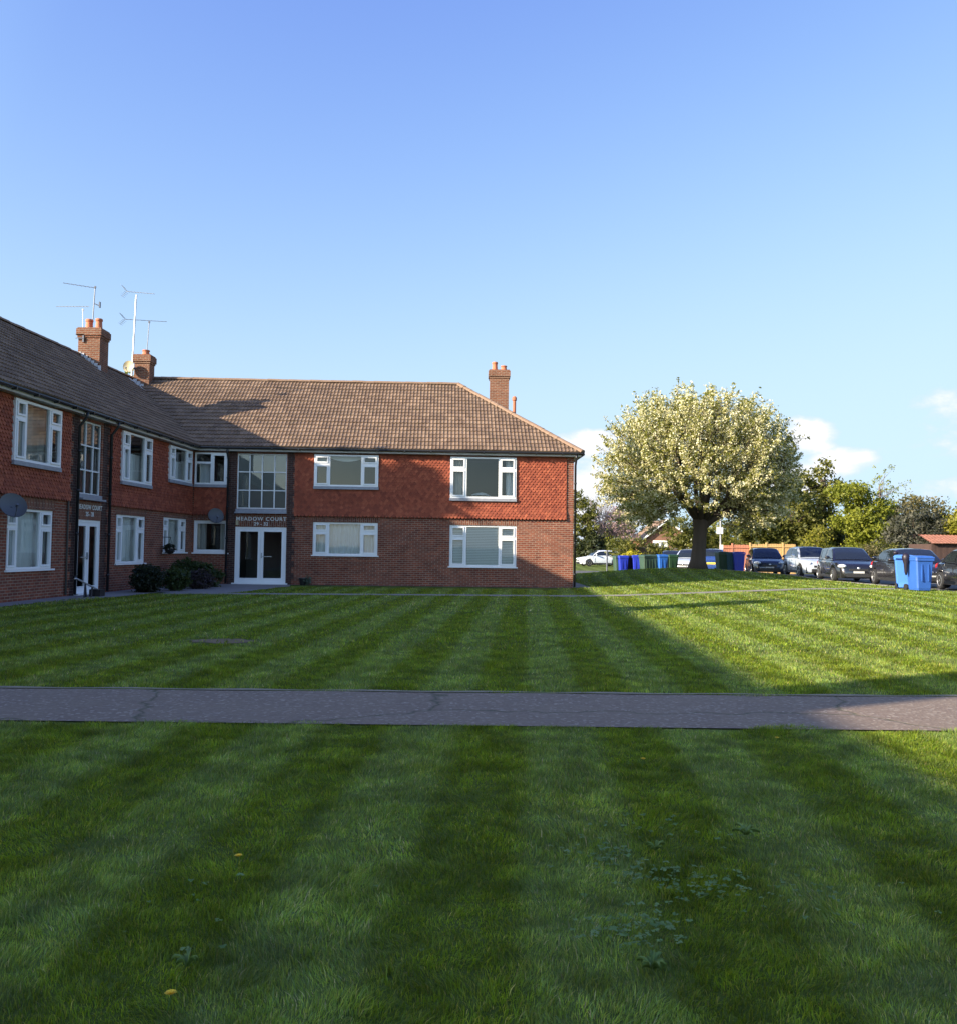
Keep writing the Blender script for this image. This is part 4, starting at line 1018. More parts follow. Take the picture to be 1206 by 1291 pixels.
tree('leafy_tree', 'yellow-green leafy tree over the red-roofed shed at the right edge', 'tree', (34.2, 63), 3.2, .16, [(0, 0, 3.6, 2.2, 1.6, 1.7), (-1.2, -.4, 2.6, 1.1, 1, 1.0), (2.2, 0, 3.9, 1.8, 1.5, 1.7)], 6500, .13, L_['yellow'], .3, 20, 14, group=G)
tree('pale_flowering_bush', 'dark bush with pale flower tufts behind the dark saloon', 'bush', (27.4, 62.5), 1.2, .08, [(0, 0, 1.2, 1.9, 1, 1.2), (-1.4, 0, 1.0, 1, .8, 1)], 3500, .09, L_['olive'], .25, 18, 6, group=G)
tree('brown_bush', 'brownish twiggy bush behind the black hatchback bonnet', 'bush', (25.6, 60.5), 1.0, .06, [(0, 0, .9, .9, .7, .9), (.3, 0, 1.6, .6, .6, .5)], 1600, .08, L_['brown'], .2, 14, 8, group=G)
tree('hedge', 'sunlit olive hedge behind the sign post and wooden fence', 'hedge', (20.4, 72), 2, .1, [(0, 0, 2.3, 3.0, 1.2, 1.7), (-3, 0, 2.2, 2.2, 1.2, 1.7), (-4.5, 0, 3, 1.5, 1.2, 1.4), (2.5, 0, 1.8, 1.6, 1, 1.5)], 8500, .12, L_['olive'], .35, 22, 6, group=G)
# left of blossom tree
tree('conifer_tree', 'green conifer with dark base beside the building corner', 'tree', (11.3, 95), 5.20, 0.15, [(-0.46, 0.0, 5.51, 1.68, 1.53, 1.38), (-0.92, 0.0, 4.13, 1.53, 1.53, 1.22), (-1.38, 0.0, 6.88, 1.38, 1.22, 0.92), (0.46, -0.61, 3.67, 1.07, 1.07, 1.07)], 3800, 0.142, L_['olive'], .3, 20, 10, group=G)
tree('yew_bush', 'very dark yew under the conifer by the building corner', 'bush', (11.9, 94), 1.80, 0.15, [(0.0, 0.0, 1.65, 1.5, 1.05, 1.95), (-1.05, 0.45, 2.25, 1.35, 1.05, 2.1)], 4200, 0.153, L_['dark'], .35, 22, 6, group=G)
tree('pink_cherry_tree', 'pink blossoming cherry tree near the building corner', 'tree', (13.9, 96), 2.33, 0.16, [(0.0, 0.0, 4.34, 1.94, 1.71, 1.32), (-1.4, 0.0, 3.56, 1.4, 1.4, 1.08), (1.55, 0.0, 3.26, 1.55, 1.4, 0.85), (0.62, 0.0, 5.42, 1.24, 1.08, 0.7)], 7000, 0.085, L_['pink'], .28, 22, 22, group=G)
tree('spring_tree', 'pale yellow-green tree between pink cherry and brick house', 'tree', (16.4, 106), 3.90, 0.20, [(0.0, 0.0, 4.68, 2.08, 1.69, 1.69), (-0.52, 0.0, 2.86, 2.34, 1.69, 1.69), (1.3, 0.0, 3.51, 1.56, 1.3, 1.43)], 4500, 0.152, L_['spring'], .35, 20, 12, group=G)
tree('golden_bush', 'small rounded golden-yellow bush behind the blue bins', 'bush', (11.6, 70), .4, .05, [(0, 0, .8, .75, .7, .75), (.5, 0, 1.0, .4, .4, .4)], 1800, .075, L_['gold'], .2, 16, 6, group=G)
tree('olive_bush', 'olive-green sprawling bush left of the brick house', 'bush', (13.3, 75), 1, .1, [(0, 0, 1.4, 2.0, 1.2, 1.1), (-1.6, 0, 1.6, 1.2, 1, 1.2), (1.6, 0, 1.2, 1, 1, .9)], 3800, .11, L_['olive'], .3, 20, 6, group=G)
tree('yellow_hedge_tree', 'yellow-green leafy tree right beside the brick house', 'tree', (22.2, 92), 2.6, .15, [(0, 0, 2.6, 1.6, 1.2, 1.6), (1.8, 0, 3.4, 1.8, 1.3, 1.8), (3.6, 0, 2.8, 1.6, 1.2, 1.8)], 4200, .14, L_['yellow'], .35, 20, 8, group=G)
def bare(label, x, y, h, spread, seed, n0=6, r=.16):
    random.seed(seed); t = thing('bare_tree', label, 'tree', (x, y, 0), group=G); mb = MB(); mb.tube([(x, y, 0), (x + .1, y, h * .45)], [r, r * .7], 8); tw = MB()
    def br(p, d, L, rr, lv):
        q = p + d * L; (mb if lv < 3 else tw).tube([p, p.lerp(q, .5) + V((random.uniform(-1, 1), random.uniform(-1, 1), 0)) * L * .06, q], [rr, rr * .75, rr * .5], 5, cap=False)
        if lv >= 5: return
        for i in range(3):
            nd = (d + V((random.uniform(-1, 1) * .75, random.uniform(-1, 1) * .75, random.uniform(-.05, .5)))).normalized(); br(p.lerp(q, random.uniform(.6, 1)), nd, L * random.uniform(.62, .8), rr * .55, lv + 1)
    for i in range(n0):
        a = i * 2 * PI / n0; br(V((x + .1, y, h * .4)), V((math.cos(a) * spread, math.sin(a) * spread, 1)).normalized(), h * .2, r * .5, 1)
    build('trunk', mb, M['palebark'], t); build('twigs', tw, M['palebark'], t)
bare('pale leafless tree rising between building corner and pink cherry', 13.7, 105, 8.6, .55, 5)
bare('second thinner leafless tree left of the blossom tree', 17.6, 109, 7.6, .45, 9, 5, .12)
random.seed(21)
tree('birch_tree', 'twiggy yellow-green tree showing behind the smaller chimney', 'tree', (-17.6, 46), 8.6, .16, [(0, 0, 9.6, .9, .8, .8), (-.8, 0, 8.8, .7, .7, .6), (.9, 0, 8.9, .6, .6, .5)], 500, .10, L_['spring'], .2, 6, 26, shell=.2, bark='palebark', group=G)
tree('treetop', 'sparse treetop just showing over the main roof ridge, left one', 'tree', (-16.3, 52), 8.6, .12, [(0, 0, 9.7, .45, .4, .45)], 160, .1, L_['yellow'], .15, 8, 6, shell=.2, bark='palebark', group=G)
tree('treetop', 'sparse treetop just showing over the main roof ridge, right one', 'tree', (-13.2, 52), 8.6, .12, [(0, 0, 9.65, .5, .4, .4)], 160, .1, L_['yellow'], .15, 8, 6, shell=.2, bark='palebark', group=G)
# tall tree behind the side wing (its shade falls on the facade)
tree('tall_tree', 'tall narrow tree standing behind the side wing', 'tree', (-20.0, 26.9), 10.2, .22, [(0, -.75, 11.55, 1.2, .75, .95), (0, -.2, 10.9, 1.2, .7, .8), (0, -.2, 10.0, 1.5, 1.15, 1.2), (0, .75, 9.55, 1.2, 1.05, 1.0), (0, 0, 8.0, 1.7, 1.5, 1.8)], 10000, .16, L_['olive'], .22, 20, 14, shell=.1, group=G)
# far wood
pts = []; tints = []
for i in range(120):
    x = -90 + i * 2.2 + random.uniform(-2, 2); y = random.uniform(135, 165); hh = random.uniform(3.2, 5.2)
    p, o, tn, cen = crown_pts([(x, y, hh * .5, 2.8, 2, hh * .55)], 260, .7, 13, .5); pts.append(p); tints.append(tn)
p = np.concatenate(pts); tn = np.concatenate(tints); v, f = leaf_cloud(p, .42, .3, .6); stuff(np_mesh('far_wood', v, [f], L_['brown'], attrs={'tint': np.repeat(tn, 4)}), 'low distant line of trees on the horizon', 'wood')

# ------------------------------------------------------------------ far buildings, fences
M['farbrick'] = brick('orange_brick', ((.34, .13, .07), (.27, .10, .055), (.8, .75, .7)), (.28, .22, .18))
M['terracotta'] = simple('terracotta_roof', (.30, .13, .085), .8, .35, 4, bump=.4)
M['panel'] = simple('orange_fence_panel', (.50, .32, .13), .8, .16, 3, bump=.2, streak=True)
M['panelpink'] = simple('reddish_fence_panel', (.46, .19, .11), .8, .16, 3, streak=True)
M['darkwood'] = simple('dark_brown_boards', (.055, .030, .024), .85, .3, 5, streak=True)
h = thing('brick_house', 'distant orange brick gabled house with white window', 'house', (20.0, 96, 0)); hx0, hx1, hy = 17.6, 22.0, 96.0; ze, za = 2.95, 4.75; xm = 19.8
mb = MB()
for (pts) in ([(hx0, 0), (hx1, 0), (hx1, ze), (xm, za), (hx0, ze)],):
    mb.face([(a, hy, b) for a, b in pts], pts); mb.face([(a, hy + 8, b) for a, b in pts], pts)
for x in (hx0, hx1): mb.face([(x, hy, 0), (x, hy + 8, 0), (x, hy + 8, ze), (x, hy, ze)], [(0, 0), (8, 0), (8, ze), (0, ze)])
build('wall', mb, M['farbrick'], h)
mb = MB()
for sg, x in ((-1, hx0 - .35), (1, hx1 + .35)): mb.hexa([(x, hy - .3, ze - .27), (xm, hy - .3, za + .02), (xm, hy + 8.2, za + .02), (x, hy + 8.2, ze - .27), (x, hy - .3, ze - .15), (xm, hy - .3, za + .16), (xm, hy + 8.2, za + .16), (x, hy + 8.2, ze - .15)])
build('roof', mb, M['ridge'], h)
mb = MB()
for x in (hx0 - .37, hx1 + .37): mb.hexa([(x, hy - .36, ze - .32), (xm, hy - .36, za - .02), (xm, hy - .305, za - .02), (x, hy - .305, ze - .32), (x, hy - .36, ze - .1), (xm, hy - .36, za + .2), (xm, hy - .305, za + .2), (x, hy - .305, ze - .1)])
build('bargeboard', mb, M['white'], h)
mb = MB(); mb.box((19.1, hy - .03, 2.15), (1.55, .1, 1.0)); w = build('window', mb, M['white'], h)
mb = MB(); mb.box((19.35, hy - .085, 2.2), (.3, .02, .6)); build('pane', mb, M['obscure'], w)
mb = MB(); mb.tube([(20.9, hy - .08, .2), (20.9, hy - .08, 3.0)], .06, 6); build('downpipe', mb, M['black'], h)
# low garden wall
gw = MB(); q = [(13.2, 0), (19.6, 0), (19.6, 1.72), (13.2, 1.72)]
gw.face([(a, 75.5, b) for a, b in q], q); gw.face([(a, 75.75, b) for a, b in q], q); gw.face([(13.2, 75.5, 1.72), (19.6, 75.5, 1.72), (19.6, 75.75, 1.72), (13.2, 75.75, 1.72)], q); gw.face([(13.2, 75.5, 0), (13.2, 75.75, 0), (13.2, 75.75, 1.72), (13.2, 75.5, 1.72)], q); gw.face([(19.6, 75.5, 0), (19.6, 75.75, 0), (19.6, 75.75, 1.72), (19.6, 75.5, 1.72)], q)
wl = thing('garden_wall', 'low pinkish brick garden wall behind the row of bins', 'wall', (13.2, 75.5, 0)); build('brickwork', gw, brick('pink_brick', ((.30, .19, .15), (.24, .15, .12), (.8, .8, .8)), (.3, .26, .22)), wl)
mb = MB(); mb.box((16.4, 75.62, 1.76), (6.5, .34, .08)); build('coping', mb, M['concrete'], wl)
def fence_panel(x0, x1, y0, y1, zt, mat, label):
    z = gz((x0 + x1) / 2, y0); t = thing('fence_panel', label, 'fence', (x0, y0, z), group='wooden fence panels behind the parked cars')
    mb = MB(); n = 13; d = V((x1 - x0, y1 - y0, 0)); nn = V((d.y, -d.x, 0)).normalized()
    for i in range(n):
        a = V((x0, y0, 0)) + d * (i / n); b = V((x0, y0, 0)) + d * ((i + 1) / n + .012); o = nn * (.012 if i % 2 else 0)
        mb.hexa([(p.x, p.y, zz) for zz in (z + .05, zt + random.uniform(-.015, .015)) for p in (a + o, b + o, b + o - nn * .018, a + o - nn * .018)])
    build('boards', mb, mat, t)
    mb = MB(); mb.box((x0, y0, (z + zt) / 2 + .03), (.1, .1, zt - z + .12)); build('post', mb, mat, t)
    mb = MB(); a = V((x0, y0, 0)); b = a + d
    for zz in (.35, (zt - z) * .9): mb.tube([(a.x + nn.x * .04, a.y + nn.y * .04, z + zz), (b.x + nn.x * .04, b.y + nn.y * .04, z + zz)], .03, 4)
    build('rail', mb, mat, t)
fx = [16.3, 17.1, 18.3, 19.4, 20.5, 21.4]; fz = [1.95, 2.0, 2.06, 2.08, 2.08]
labs = ['narrow reddish fence panel at the left end, behind the sign post', 'reddish fence panel second from the left, behind the dark blue car', 'orange fence panel next to the reddish ones', 'orange fence panel above the dark blue car bonnet', 'orange fence panel at the right end beside the silver hatchback']
for i in range(5): fence_panel(fx[i], fx[i + 1] - .04, 61.5, 61.5, fz[i], M['panelpink'] if i < 2 else M['panel'], labs[i])
# shed at right edge
t = thing('garden_shed', 'dark boarded shed with terracotta tiled roof at the right edge', 'shed', (29.3, 59, 0)); mb = MB(); sx0, sx1, sy = 29.3, 35.0, 59.0
for i in range(30): xa = sx0 + (sx1 - sx0) * i / 30; mb.box((xa + .1, sy + (.012 if i % 2 else 0), 1.15), (.2, .04, 2.3))
mb.box(((sx0 + sx1) / 2, sy + 1.6, 1.1), (sx1 - sx0, 3.1, 2.2)); build('wall', mb, M['darkwood'], t)
mb = MB(); slope(mb, (sx0 - .2, sy - .3, 2.22), (1, 0, 0), (0, 1, .32), sx1 - sx0 + .4, 1.9, gauge=.3, roll=.25, fine=4); build('roof', mb, M['terracotta'], t)
# sign post, thin stake
t = thing('sign_post', 'thin grey post with white plates behind the green bin', 'sign', (15.45, 58.3, gz(15.45, 58.3))); z = gz(15.45, 58.3)
mb = MB(); mb.tube([(15.45, 58.3, z), (15.45, 58.3, 4.1)], .05, 8); build('post', mb, M['metal'], t)
mb = MB(); mb.box((15.3, 58.22, 2.85), (.22, .04, .42)); mb.box((15.52, 58.22, 2.85), (.14, .04, .40)); build('plate', mb, M['white'], t)
mb = MB(); mb.box((15.5, 58.22, 1.72), (.2, .04, .45)); build('plate', mb, M['white'], t)
t = thing('marker_post', 'thin dark post on the lawn in front of the white car', 'post', (7.75, 55.0, gz(7.75, 55))); mb = MB(); z = gz(7.75, 55); mb.tube([(7.75, 55, z), (7.75, 55, z + 1.35)], .045, 7); mb.ball((7.75, 55, z + 1.37), .06); build('post', mb, M['dkmetal'], t)
mb = MB(); mb.tube([(7.7, 55, z + 1.1), (7.9, 55, z + 1.1)], .03, 6); build('arm', mb, M['dkmetal'], t)

# ------------------------------------------------------------------ wheelie bins
BINC = {'blue': simple('royal_blue_bin', (.012, .030, .36), .45, .12, 3, bump=.05), 'mid': simple('mid_blue_bin', (.02, .11, .42), .45, .12, 3, bump=.05), 'bright': simple('sunlit_blue_bin', (.06, .19, .58), .42, .1, 3, bump=.05),
        'green': simple('dark_green_bin', (.012, .045, .018), .45, .12, 3), 'grey': simple('grey_green_bin', (.035, .07, .045), .5, .12, 3), 'teal': simple('teal_bin', (.02, .075, .10), .45, .1, 3), 'shaded_blue': simple('shaded_blue_bin', (.028, .10, .36), .45, .12, 3, bump=.05), 'dark': simple('black_purple_bin', (.012, .008, .018), .5, .1, 3)}  # right-hand pair: sun and shade put into two tones of one blue
TYRE = simple('tyre_rubber', (.014, .014, .015), .8, .2, 8)
def make_bin(label, col, x, y, rz, s=1.0, open_=False):
    z = gz(x, y) + (.03 if x > road_edge(y) else .0); t = thing('wheelie_bin', label, 'wheelie bin', (0, 0, 0), group='wheelie bins'); m = BINC[col]; mb = MB()
    def lv(w, d, z, yo=0, b=.035):
        return [(a * s, (c + yo) * s, z * s) for a, c in ((-w + b, -d), (w - b, -d), (w, -d + b), (w, d - b), (w - b, d), (-w + b, d), (-w, d - b), (-w, -d + b))]
    L = [lv(.205, .25, .03, -.02), lv(.215, .265, .10, -.02), lv(.22, .27, .2, -.02), lv(.265, .335, .9), lv(.29, .365, .905), lv(.29, .365, .97)]
    vs = [p for r in L for p in r]; fs = [tuple(range(7, -1, -1)), tuple(40 + k for k in range(8))]
    for i in range(5):
        for k in range(8): fs.append((i * 8 + k, i * 8 + (k + 1) % 8, (i + 1) * 8 + (k + 1) % 8, (i + 1) * 8 + k))
    mb.mesh(vs, fs)
    for k in (-.1, .1): mb.box((k * s, -.327 * s, .55 * s), (.03 * s, .03 * s, .5 * s))
    mb.box((0, .3 * s, .12 * s), (.36 * s, .1 * s, .12 * s))
    build('body', mb, m, t)
    mb = MB()
    L = [lv(.30, .375, .975), lv(.30, .375, 1.0), lv(.25, .31, 1.045), lv(.1, .12, 1.06)]; vs = [p for r in L for p in r]; fs = [tuple(range(7, -1, -1)), tuple(24 + k for k in range(8))]
    for i in range(3):
        for k in range(8): fs.append((i * 8 + k, i * 8 + (k + 1) % 8, (i + 1) * 8 + (k + 1) % 8, (i + 1) * 8 + k))
    mb.mesh(vs, fs); build('lid', mb, m, t)
    mb = MB(); mb.tube([(-.24 * s, .37 * s, .93 * s), (-.24 * s, .44 * s, .96 * s), (.24 * s, .44 * s, .96 * s), (.24 * s, .37 * s, .93 * s)], .018 * s, 6); build('handle', mb, m, t)
    for sg in (-1, 1):
        mb = MB(); mb.lathe((sg * .245 * s - .025 * s, .31 * s, .10 * s), [(.03 * s, 0), (.10 * s, .0), (.10 * s, .05 * s), (.03 * s, .05 * s)], 14, 'X'); build('wheel', mb, TYRE, t)
    t.location = (x, y, z); t.rotation_euler = (0, 0, rz); return t
bins = [('grey-green bin at the left end of the far row beside the white car', 'grey', 779.5, 53.2, .1), ('blue bin second from the left in the far row', 'blue', 785, 52.8, .05), ('black bin between two blue bins in the far row', 'dark', 793.5, 53.4, .2), ('blue bin in the far row left of the wide green-grey bin', 'blue', 803, 52.6, -.1),
        ('grey-green bin in the middle of the far row', 'grey', 813.5, 52.0, .3), ('second grey-green bin in the middle of the far row, by the mid-blue bin', 'grey', 821.5, 52.1, .2), ('mid-blue bin in the far row left of the tree trunk', 'mid', 834, 51.9, .1), ('dark green bin nearest the tree trunk on its left', 'green', 847.5, 51.8, .0),
        ('dark green bin just right of the tree trunk', 'green', 909.5, 47.9, .1), ('teal bin between dark green and royal blue bins', 'teal', 919.5, 47.9, .0), ('royal blue bin beside the dark blue car', 'blue', 931, 47.2, -.15)]
for lab, col, px, Y, rz in bins: make_bin(lab, col, (px - 603) / 1150 * Y, Y, rz)
make_bin('blue bin coloured as sunlit, seen edge-on at the lawn edge, left of the pair', 'bright', 14.50, 31.1, PI - .4, 1.1)
make_bin('blue bin coloured darker as if shaded, at the lawn edge, right of the pair, nearest the viewer', 'shaded_blue', 14.24, 29.5, .06, 1.08)
# bin bag hung between the two right-hand bins
mb = MB(); x, y = 13.86, 29.6; z = gz(x, y)
mb.lathe((x, y, z + .5), [(.02, 0), (.05, .1), (.07, .35), (.11, .5), (.13, .6), (.09, .68), (.03, .72)], 10); mb.ball((x - .1, y + .5, z + 1.22), (.09, .08, .06))
tag(build('bin_bag', mb, BINC['dark'], smooth=True), 'black bag hanging between the two bright blue bins', 'bag')

# ------------------------------------------------------------------ cars
CG = simple('car_glass', (.012, .016, .02), .06, .1, 1, spec=.9)
CHROME = simple('bright_alloy', (.55, .55, .56), .3, .15, 9, metal=.8); LAMP = simple('headlamp_lens', (.62, .64, .66), .12, .1, 5, spec=.9); TAIL = simple('red_tail_lens', (.30, .012, .012), .2, .1, 5); TRIM = simple('black_trim', (.02, .02, .022), .5, .15, 6)
PLATEW = simple('white_plate', (.45, .45, .44), .5, .05, 5); PLATEY = simple('yellow_plate', (.72, .52, .06), .5, .05, 5)
def paint(name, c, metal=.3): return simple(name, c, .28, .05, 2, metal=metal, coat=1.0)
def lerp_tab(tab, x): return float(np.interp(x, [a for a, b in tab], [b for a, b in tab]))
def make_car(name, label, pm, x, y, head, L=4.1, W=1.74, H=1.48, style='hatch', zoff=.03):
    """built pointing +X, wheelbase centred; head = heading angle"""
    t = thing(name, label, 'car', (0, 0, 0), group='parked cars'); hw = W / 2; R = .315; fa = L * .5 - .82; ra = -L * .5 + .72
    belt = H * .635; hood = H * .60; cowl = L * .5 - 1.12; roof_f = L * .5 - 1.85
    if style == 'saloon': roof_r = -L * .5 + 1.35; rb = -L * .5 + .62; boot = belt + .05
    elif style == 'mpv': roof_r = -L * .5 + .45; rb = -L * .5 + .10; boot = belt; cowl += .12
    else: roof_r = -L * .5 + .75; rb = -L * .5 + .13; boot = belt + .02
    ztop = [(-L / 2, boot - .16), (-L / 2 + .1, boot - .02), (rb + .1, boot + .01), (cowl - .6, belt), (cowl, belt - .02), (L / 2 - .55, hood - .04), (L / 2 - .18, hood - .15), (L / 2 - .04, hood - .3), (L / 2, hood - .42)]
    wid = [(-L / 2, .80), (-L / 2 + .12, .90), (-L / 2 + .5, .97), (0, 1), (L / 2 - .8, .98), (L / 2 - .35, .90), (L / 2 - .1, .76), (L / 2, .62)]
    st = sorted(set(list(np.linspace(-L / 2, L / 2, 46)) + [c + R * 1.12 * math.cos(a) for c in (fa, ra) for a in np.linspace(0, PI, 13)]))
    rows = []; Ra = R * 1.12
    for xx in st:
        zb = .19 + .06 * max(0, (abs(xx) - L / 2 + .25) / .25)
        for c in (fa, ra):
            if abs(xx - c) < Ra: zb = max(zb, R + math.sqrt(max(0, Ra ** 2 - (xx - c) ** 2)))
        zt = lerp_tab(ztop, xx); w = hw * lerp_tab(wid, xx); zb = min(zb, zt - .1)
        mz = zb + (zt - zb) * .45
        prof = [(w * .95, zb), (w * .985, zb + (zt - zb) * .12), (w, mz), (w * .985, zb + (zt - zb) * .78), (w * .93, zt - .035), (w * .8, zt + .004), (w * .4, zt + .022), (0, zt + .026)]
        rows.append([(xx, p, z) for p, z in prof] + [(xx, -p, z) for p, z in prof[-2::-1]])
    n = len(rows[0]); mb = MB(); vs = [p for r in rows for p in r]; fs = [(i * n + k, i * n + k + 1, (i + 1) * n + k + 1, (i + 1) * n + k) for i in range(len(rows) - 1) for k in range(n - 1)]
    fs += [tuple(range(n)), tuple((len(rows) - 1) * n + k for k in range(n))[::-1]]; mb.mesh(vs, fs)
    # cabin
    rl = [(rb, boot - .01), (rb + (roof_r - rb) * .5, boot + (H - boot) * .62), (roof_r, H - .03), (roof_r + .5, H), (roof_f - .5, H), (roof_f, H - .03), (roof_f + (cowl - roof_f) * .5, belt + (H - belt) * .55), (cowl, belt - .02)]
    cs = np.linspace(rb, cowl, 40); cab = []
    def csec(xx):
        zr = lerp_tab(rl, xx); zb = lerp_tab(ztop, xx) - .01; wb = hw * lerp_tab(wid, xx) * .91; k = (zr - zb) / (H - belt); wt = wb - .17 * min(1, max(0, k)) * hw / .87
        return zr, zb, wb, wt
    for xx in cs:
        zr, zb, wb, wt = csec(xx); zr = max(zr, zb + .005)
        pr = [(wb, zb), (wt + .02, zr - .05 * min(1, (zr - zb) * 3)), (wt - .06, zr - .012), (wt * .5, zr + .012), (0, zr + .018)]
        cab.append([(xx, p, z) for p, z in pr] + [(xx, -p, z) for p, z in pr[-2::-1]])
    n = 9; mb.mesh([p for r in cab for p in r], [(i * n + k, i * n + k + 1, (i + 1) * n + k + 1, (i + 1) * n + k) for i in range(39) for k in range(8)])
    build('body', mb, pm, t, smooth=True, merge=True, recalc=True, sharp=38)
    # underbody
    mb = MB(); mb.box((0, 0, .34), (L * .94, W * .80, .30)); mb.box((0, 0, .55), (L * .8, W * .70, .4)); build('underbody', mb, TRIM, t)
    # side glass
    def sg(xa, xb, side, nm='side_window'):
        g_ = MB(); k = 8; a = []; b = []
        for i in range(k + 1):
            xx = xa + (xb - xa) * i / k; zr, zb, wb, wt = csec(xx); p0 = V((xx, wb, zb)); p1 = V((xx, wt + .02, zr - .05 * min(1, (zr - zb) * 3))); nn = V((0, p1.z - p0.z, p0.y - p1.y)).normalized()
            lo = p0.lerp(p1, .12) + nn * .008; hi = p0.lerp(p1, .90) + nn * .008
            a.append((lo.x, lo.y * side, lo.z)); b.append((hi.x, hi.y * side, hi.z))
        g_.mesh(a + b, [(i, i + 1, k + 2 + i, k + 1 + i) for i in range(k)]); build(nm, g_, CG, t, smooth=True)
    xm = (rb + cowl) / 2 - .02
    lo_x = rb + (.35 if style == 'saloon' else .18)
    for s_ in (-1, 1):
        sg(xm + .06, cowl - .16, s_)
        if style == 'mpv': sg(xm - .85, xm - .04, s_); sg(lo_x + .1, xm - .93, s_)
        else: sg(lo_x + .12, xm - .04, s_)
    def scr(xa, xb, nm):
        g_ = MB(); k = 8; vs = []
        for i in range(k + 1):
            xx = xa + (xb - xa) * i / k; zr, zb, wb, wt = csec(xx); zr = max(zr, zb + .01)
            for q in (-1, -.5, 0, .5, 1):
                ww = (wt - .075) * q; zz = zr + (.018 if q == 0 else .012 if abs(q) == .5 else -.010); vs.append((xx + (.006 if xa > 0 else -.006), ww, zz + .012))
        g_.mesh(vs, [(i * 5 + j, i * 5 + j + 1, (i + 1) * 5 + j + 1, (i + 1) * 5 + j) for i in range(k) for j in range(4)]); build(nm, g_, CG, t, smooth=True)
    scr(roof_f + .04, cowl - .03, 'windscreen'); scr(rb + .06, roof_r - .03, 'rear_window')
    for xx, sd in ((fa, 1), (fa, -1), (ra, 1), (ra, -1)):
        yc = sd * (hw - .10); tm = MB(); tm.lathe((xx, yc, R), [(R * .62, -.09), (R * .93, -.10), (R, -.06), (R, .06), (R * .93, .10), (R * .62, .09)], 22, 'Y'); w = build('wheel', tm, TYRE, t, smooth=True, sharp=40)
        rm = MB(); yo = yc + sd * .075
        rm.lathe((xx, yc, R), [(R * .58, sd * .05), (R * .66, sd * .096), (R * .60, sd * .10), (R * .55, sd * .07)], 20, 'Y', cap=False)
        for k in range(6):
            a = k * PI / 3; c_ = V((xx + math.cos(a) * R * .33, yo, R + math.sin(a) * R * .33)); sx, sz = V((math.cos(a), 0, math.sin(a))), V((-math.sin(a), 0, math.cos(a)))
            rm.hexa([c_ + sx * (e * R * .28) + sz * (f * R * .075) + V((0, sd * h_, 0)) for h_ in (-.015, .015) for e, f in ((-1, -1), (1, -1.2), (1, 1.2), (-1, 1))])
        rm.lathe((xx, yc, R), [(R * .14, sd * .06), (R * .14, sd * .095), (.005, sd * .1)], 10, 'Y', cap=False); build('rim', rm, CHROME, w)
        dm = MB(); dm.lathe((xx, yc, R), [(.01, sd * .035), (R * .6, sd * .035)], 16, 'Y', cap=False); build('brake_disc', dm, TRIM, w)
    for sd in (-1, 1):
        mb = MB(); wf = hw * .80; mb.ball((L / 2 - .22, sd * wf * .87, hood - .21), (.22, .15, .085), 12, 8, -sd * .5); build('headlight', mb, LAMP, t, smooth=True)
        mb = MB(); mb.ball((L / 2 - .13, sd * hw * .66, .36), (.07, .09, .06), 10, 6); build('fog_light', mb, LAMP, t, smooth=True)
        mb = MB(); mb.ball((-L / 2 + .10, sd * hw * .76, boot - .16), (.09, .13, .13), 10, 8); build('tail_light', mb, TAIL, t, smooth=True)
        mb = MB(); mb.ball((cowl - .35, sd * (hw + .08), belt + .10), (.075, .11, .075), 10, 8); mb.box((cowl - .35, sd * (hw - .02), belt + .06), (.05, .14, .04)); build('mirror', mb, pm, t, smooth=True)
        mb = MB()
        for xx in (xm - .55, xm + .45): mb.box((xx, sd * (hw * .995), belt - .13), (.17, .03, .03))
        build('door_handle', mb, TRIM, t)
        mb = MB()
        for xx in (xm + .01, cowl - .25): mb.box((xx, sd * hw * .994, .60), (.012, .012, .46))
        mb.box((0, sd * hw * .97, .27), (fa - ra - 2 * Ra - .05, .05, .10)); build('door_trim', mb, TRIM, t)
    mb = MB(); mb.box((L / 2 - .06, 0, hood - .36), (.16, W * .42, .09)); mb.box((L / 2 - .05, 0, .33), (.18, W * .55, .16)); build('grille', mb, TRIM, t)
    mb = MB(); mb.box((L / 2 + .025, 0, hood - .46), (.02, .44, .09)); build('number_plate', mb, PLATEW, t)
    mb = MB(); mb.box((-L / 2 - .012, 0, .62), (.02, .52, .11)); build('number_plate', mb, PLATEY, t)
    mb = MB(); mb.ball((L / 2 + .0, 0, hood - .30), (.03, .07, .05), 10, 6); build('badge', mb, CHROME, t)
    t.location = (x, y, gz(x, y) + zoff); t.rotation_euler = (0, 0, head); return t
def hs(k): return math.atan2(-1, k)
P_ = {'silver': paint('silver_blue_paint', (.50, .55, .62), .25), 'black': paint('black_car_paint', (.010, .010, .014), .1), 'dark': paint('dark_grey_paint', (.022, .021, .027), .3), 'navy': paint('dark_navy_paint', (.012, .020, .045), .3), 'white': paint('white_car_paint', (.68, .72, .78), .0), 'blue': paint('mid_blue_car_paint', (.03, .07, .25), .3)}
make_car('hatchback_car', 'silver-blue hatchback parked next to the orange fence', P_['silver'], 16.45, 45.4, hs(-.06), 3.95, 1.70, 1.48)
make_car('estate_car', 'black hatchback with tall roof parked between silver hatchback and dark saloon', P_['black'], 16.35, 40.6, hs(-.15), 4.3, 1.80, 1.52, 'mpv')
make_car('saloon_car', 'dark grey saloon parked behind the bright blue bins', P_['dark'], 17.1, 36.2, hs(-.12), 4.65, 1.82, 1.47, 'saloon')
make_car('hatchback_car', 'black car cut off by the right picture edge', P_['black'], 17.35, 31.4, hs(-.12), 4.4, 1.80, 1.46, 'saloon')
